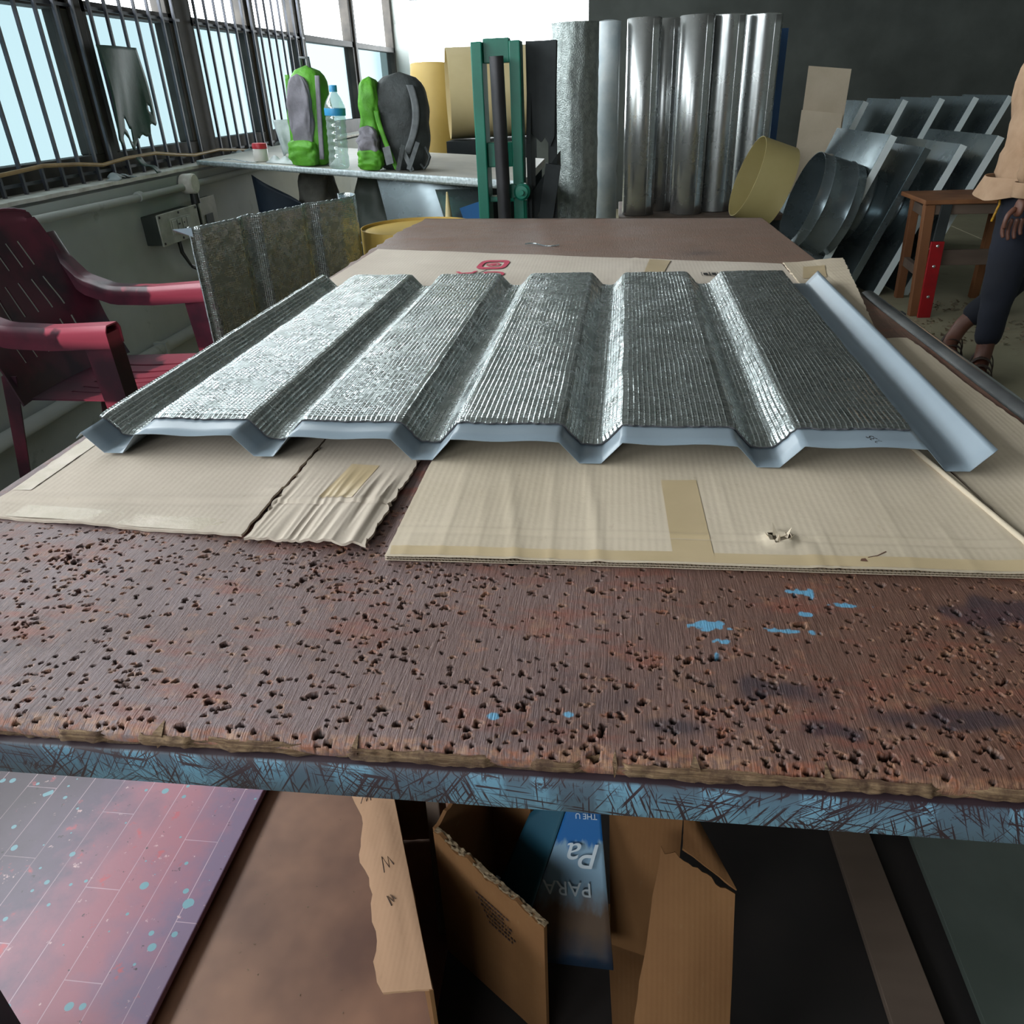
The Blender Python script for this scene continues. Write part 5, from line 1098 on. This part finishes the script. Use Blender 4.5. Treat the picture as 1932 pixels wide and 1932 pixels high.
# carton A with a torn outer flap
def slabq(name, pts, mat, par, thick=.004, n=(14, 14), jag=(0, 0, 0, 0), bend=0., seed=0):
    P4 = [Vector(p) for p in pts]
    def fn(u, v):
        p = P4[0]*(1-u)*(1-v)+P4[1]*u*(1-v)+P4[2]*u*v+P4[3]*(1-u)*v
        k = noise.noise(Vector((u*7+seed, v*7, seed)))+.5*noise.noise(Vector((u*23+seed, v*23, 0)))
        if v == 0: p += (P4[0]-P4[3])*jag[0]*k
        if u == 1: p += (P4[1]-P4[0])*jag[1]*k
        if v == 1: p += (P4[3]-P4[0])*jag[2]*k
        if u == 0: p += (P4[0]-P4[1])*jag[3]*k
        p.z += bend*math.sin(PI*u)*math.sin(PI*v)+.0015*noise.noise(Vector((u*5, v*5, seed)))
        return p
    b = MB(); b.grid(n[0], n[1], fn, thick); o = b.build(name, mat, smooth=True, auto=40)
    if par: hold(o, par)
    return o
ca = thing('open_carton', 'open carton under the table with a torn pen-marked flap in a lit tone', 'box', (-.2, .7, SZ))
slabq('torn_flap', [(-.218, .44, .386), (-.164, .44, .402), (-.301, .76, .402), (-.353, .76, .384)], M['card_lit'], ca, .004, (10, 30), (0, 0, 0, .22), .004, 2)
slabq('side_panel', [(-.163, .44, .400), (-.163, .44, SZ+.003), (-.317, .80, SZ+.003), (-.317, .80, .400)], M['card_brown'], ca)
slabq('back_panel', [(-.317, .80, .40), (-.317, .80, SZ+.003), (-.25, .81, SZ+.003), (-.25, .81, .40)], M['card_brown'], ca)
for (fy, fx, a, s) in ((.93, .45, .3, .022), (.74, .30, -.2, .020), (.44, .55, .2, .022), (.30, .50, .5, .013)):
    A_0 = Vector((-.218, .44, .386)).lerp(Vector((-.353, .76, .384)), fy); B_0 = Vector((-.164, .44, .402)).lerp(Vector((-.301, .76, .402)), fy)
    du = (B_0-A_0); dv = (Vector((-.137, .32, 0))).normalized(); c0 = [(-.4, -.5), (-.2, .5), (.0, -.3), (.15, .4), (.3, -.2)]
    b = MB(); b.tube([A_0+du*fx+du.normalized()*(s*(p*math.cos(a)-q*math.sin(a)))+dv*(s*(p*math.sin(a)+q*math.cos(a)))+Vector((0, 0, .0042)) for p, q in c0], .0006, 5); hold(b.build('pen_scribble', M['ink']), ca)
b = MB(); b.bar((-.214, .672, SZ+.001), (-.219, .718, .52), .036, .018, (1, 0, 0)); tag(b.build('wooden_batten', M['stoolgrey'], bevel=.002), 'worn wooden batten standing between the two cartons under the table', 'batten')
b = MB(); b.bar((-.15, .86, SZ+.0), (-.165, .79, .55), .02, .015, (1, 0, 0)); tag(b.build('wooden_batten', M['stoolwood'], bevel=.002), 'thin brown stick standing behind the ragged carton rim', 'batten')
# carton B: corner towards the viewer, ragged rim
cb = thing('open_carton', 'brown open carton with a ragged rim and printed lines, under the table centre', 'box', (0, .62, SZ))
K = Vector((-.200, .632, .400)); K1 = Vector((-.055, .53, .385)); K2 = Vector((-.150, .755, .415))
def down(p, z=SZ+.007): return (p.x, p.y, z)
slabq('near_panel', [K, K1, down(K1), down(K)], M['card_brown'], cb, .005, (30, 12), (.035, 0, 0, 0), 0, 4)
slabq('left_panel', [K2, K, down(K), down(K2)], M['card_brown'], cb, .005, (16, 12), (.02, 0, 0, 0), 0, 6)
slabq('back_panel', [K2, K2+Vector((.06, -.036, 0)), down(K2+Vector((.06, -.036, 0))), down(K2)], M['card_brown'], cb, .005)
b = MB(); b.grid(60, 3, lambda u, v: tuple(K.lerp(K1, u)+Vector((.0016, .0032, 0))*(2*v-1)+Vector((0, 0, .001+.004*noise.noise(Vector((u*30, v*3, 2)))+.003*noise.noise(Vector((u*7+4, 0, 4)))))), .003); hold(b.build('torn_rim', M['flute']), cb)
dK = (K1-K).normalized(); upz = (Vector((0, 0, 1))-dK*dK.z).normalized(); nK = dK.cross(upz)
TM = Matrix(((dK.x, upz.x, nK.x, 0), (dK.y, upz.y, nK.y, 0), (dK.z, upz.z, nK.z, 0), (0, 0, 0, 1)))
out_ = -1 if nK.y > 0 else 1; rp = random.Random(6)
for k in range(6):
    b = MB(); x = .070+.004*k; x1 = x+rp.uniform(.035, .055)
    while x < x1:
        w_ = rp.uniform(.0015, .005); p = K+dK*x-Vector((0, 0, .045+.0075*k)); q = K+dK*(x+w_)-Vector((0, 0, .045+.0075*k)); o_ = nK*out_*.0064
        b.add([p+o_, q+o_, q+o_+Vector((0, 0, .003)), p+o_+Vector((0, 0, .003))], [(0, 1, 2, 3)]); x += w_+rp.uniform(.0008, .002)
    tag(hold(b.build('printed_line', M['ink']), cb), kind='stuff')
# glossy folded leaflet
lf = thing('folded_leaflet', 'glossy blue printed leaflet board standing upside down between the cartons', 'leaflet', (0, .62, SZ))
def m_leaf():
    t = NT('printed_leaflet'); v = t.coord(kind='UV'); s_ = t.n('SeparateXYZ'); t.l(v, s_.inputs[0]); n = t.noise(v, 4, 4, .6)
    y = t.math('ADD', s_.outputs[1], t.math('MULTIPLY', t.math('SUBTRACT', n, .5), .25))
    c = t.mix(t.ramp(y, .62, .66), S('#7f9bb0'), S('#1f5f9c')); c = t.mix(t.ramp(y, .28, .42, 1, 0), c, S('#6b5648')); c = t.mix(t.ramp(y, .02, .2, 1, 0), c, S('#27384d'))
    t.set(Base_Color=c, Roughness=.3); return t.m
L0 = [Vector((-.030, .592, .33)), Vector((.022, .575, .33)), Vector((-.002, .690, .435)), Vector((-.012, .690, .435))]
L0 = [Vector((-.088, .540, .40)), Vector((.020, .550, .40)), Vector((-.002, .672, .445)), Vector((-.030, .678, .435))]
def lfn(u, v): return L0[0]*(1-u)*(1-v)+L0[1]*u*(1-v)+L0[2]*u*v+L0[3]*(1-u)*v
L0 = [Vector((-.105, .60, .20)), Vector((.022, .585, .22)), Vector((-.004, .70, .435)), Vector((-.028, .705, .43))]
b = MB(); b.grid(14, 14, lfn, .003); o = b.build('front_sheet', m_leaf(), smooth=True); add_uv(o, [(i/14, j/14) for _ in (0, 1) for i in range(15) for j in range(15)]); hold(o, lf)
b = MB(); b.grid(10, 10, lambda u, v: Vector((-.028, .707, .43))*(v)*(1-u)+Vector((-.105, .602, .20))*(1-v)*(1-u)+u*(Vector((-.09, .70, .36))*v+Vector((-.16, .64, .19))*(1-v)), .003); hold(b.build('side_fold', pm('teal_leaflet_side', S('#2b5f72'), S('#1d4557'), 4, .35), smooth=True), lf)
ex = (L0[1]-L0[0]).normalized(); ey = ((L0[3]+L0[2])/2-(L0[0]+L0[1])/2); ey = (ey-ex*ex.dot(ey)).normalized(); en = ex.cross(ey)
LM = Matrix(((-ex.x, -ey.x, en.x, 0), (-ex.y, -ey.y, en.y, 0), (-ex.z, -ey.z, en.z, 0), (0, 0, 0, 1)))
white = pm('white_print', S('#c3ccd3'), S('#b9c3cb'), 5, .5)
def on_leaf(s, size, u, v, shear=0): hold(text('white_lettering', s, size, white, Matrix.Translation(lfn(u, v)+en*.0065) @ LM, None, .0002, shear), lf)
on_leaf('PARA', .026, .42, .42); on_leaf('Pa', .046, .66, .60, .35); on_leaf('THE U', .010, .62, .80); on_leaf('OUL', .010, .62, .86)
# carton C at the right
c3 = thing('open_carton', 'brown carton with a folded-out flap under the table, right of the leaflet', 'box', (.1, .65, SZ))
slabq('inner_panel', [(.012, .70, .40), (.105, .695, .40), (.10, .64, SZ+.01), (.02, .66, SZ+.01)], M['card_brown'], c3)
slabq('flap', [(.105, .694, .40), (.100, .635, .395), (.160, .60, .375), (.112, .70, .40)], M['card_brown'], c3, .003, (12, 10), (0, 0, .0, 0), .006, 3)
slabq('front_panel', [(.074, .634, .398), (.158, .598, .372), (.150, .47, SZ+.02), (.03, .44, SZ+.02)], M['card_brown'], c3, .003, (16, 16), (.03, 0, 0, .06), .012, 5)
slabq('bottom', [(.03, .44, SZ+.005), (.150, .47, SZ+.005), (.16, .72, SZ+.005), (.012, .72, SZ+.005)], M['card_brown'], c3)
# boards at the right end of the shelf
for k, (q, z, mat, lab) in enumerate(((((.475, .47), (.80, .47), (.80, 1.5), (.47, 1.5)), SZ+.012, M['board_grey'], 'grey-green board lying at the right end of the lower shelf'), (((.372, .42), (.44, .42), (.40, 1.2), (.35, 1.2)), SZ+.001, M['stoolgrey'], 'narrow brown board on the lower shelf right of the cartons'), (((.355, .895), (.43, .88), (.43, .99), (.36, 1.0)), SZ+.024, M['board_pale'], 'small pale green offcut at the back of the lower shelf'))):
    b = MB(); b.prism(q, z, z+.012); o = tag(b.build('shelf_board' if k < 2 else 'board_offcut', mat, bevel=.001), lab, 'board')
    if k == 0:
        e = MB(); e.box((.65, .6, 0), (.72, .67, z)); e.build('support_block', M['stoolgrey'], o); e = MB(); e.box((.50, .5, SZ), (.52, .52, z)); e.build('spacer', M['stoolgrey'], o)
# yellow ducts and a bright curl at the far end of the bench
yb = thing('yellow_duct', 'cream yellow rolled duct lying on the far end of the side bench', 'sheet roll', (-.9, 4.9, 0))
cyl('shell', M['cream'], yb, Vector((-1.0, 5.15, 1.175)), (1, .25, -.0), .24, .5, n=40)
b = MB(); b.box((-1.0, 5.0, 0), (-.5, 5.4, .93)); hold(b.build('stand', M['machine_dark']), yb)
yb2 = thing('yellow_duct', 'second yellow duct leaning behind the cream one, left of the green posts', 'sheet roll', (-1.3, 5.6, 0))
cyl('shell', M['yellow2'], yb2, Vector((-1.25, 5.75, 0.0)), (.05, .1, 1), .20, 1.35, n=40)
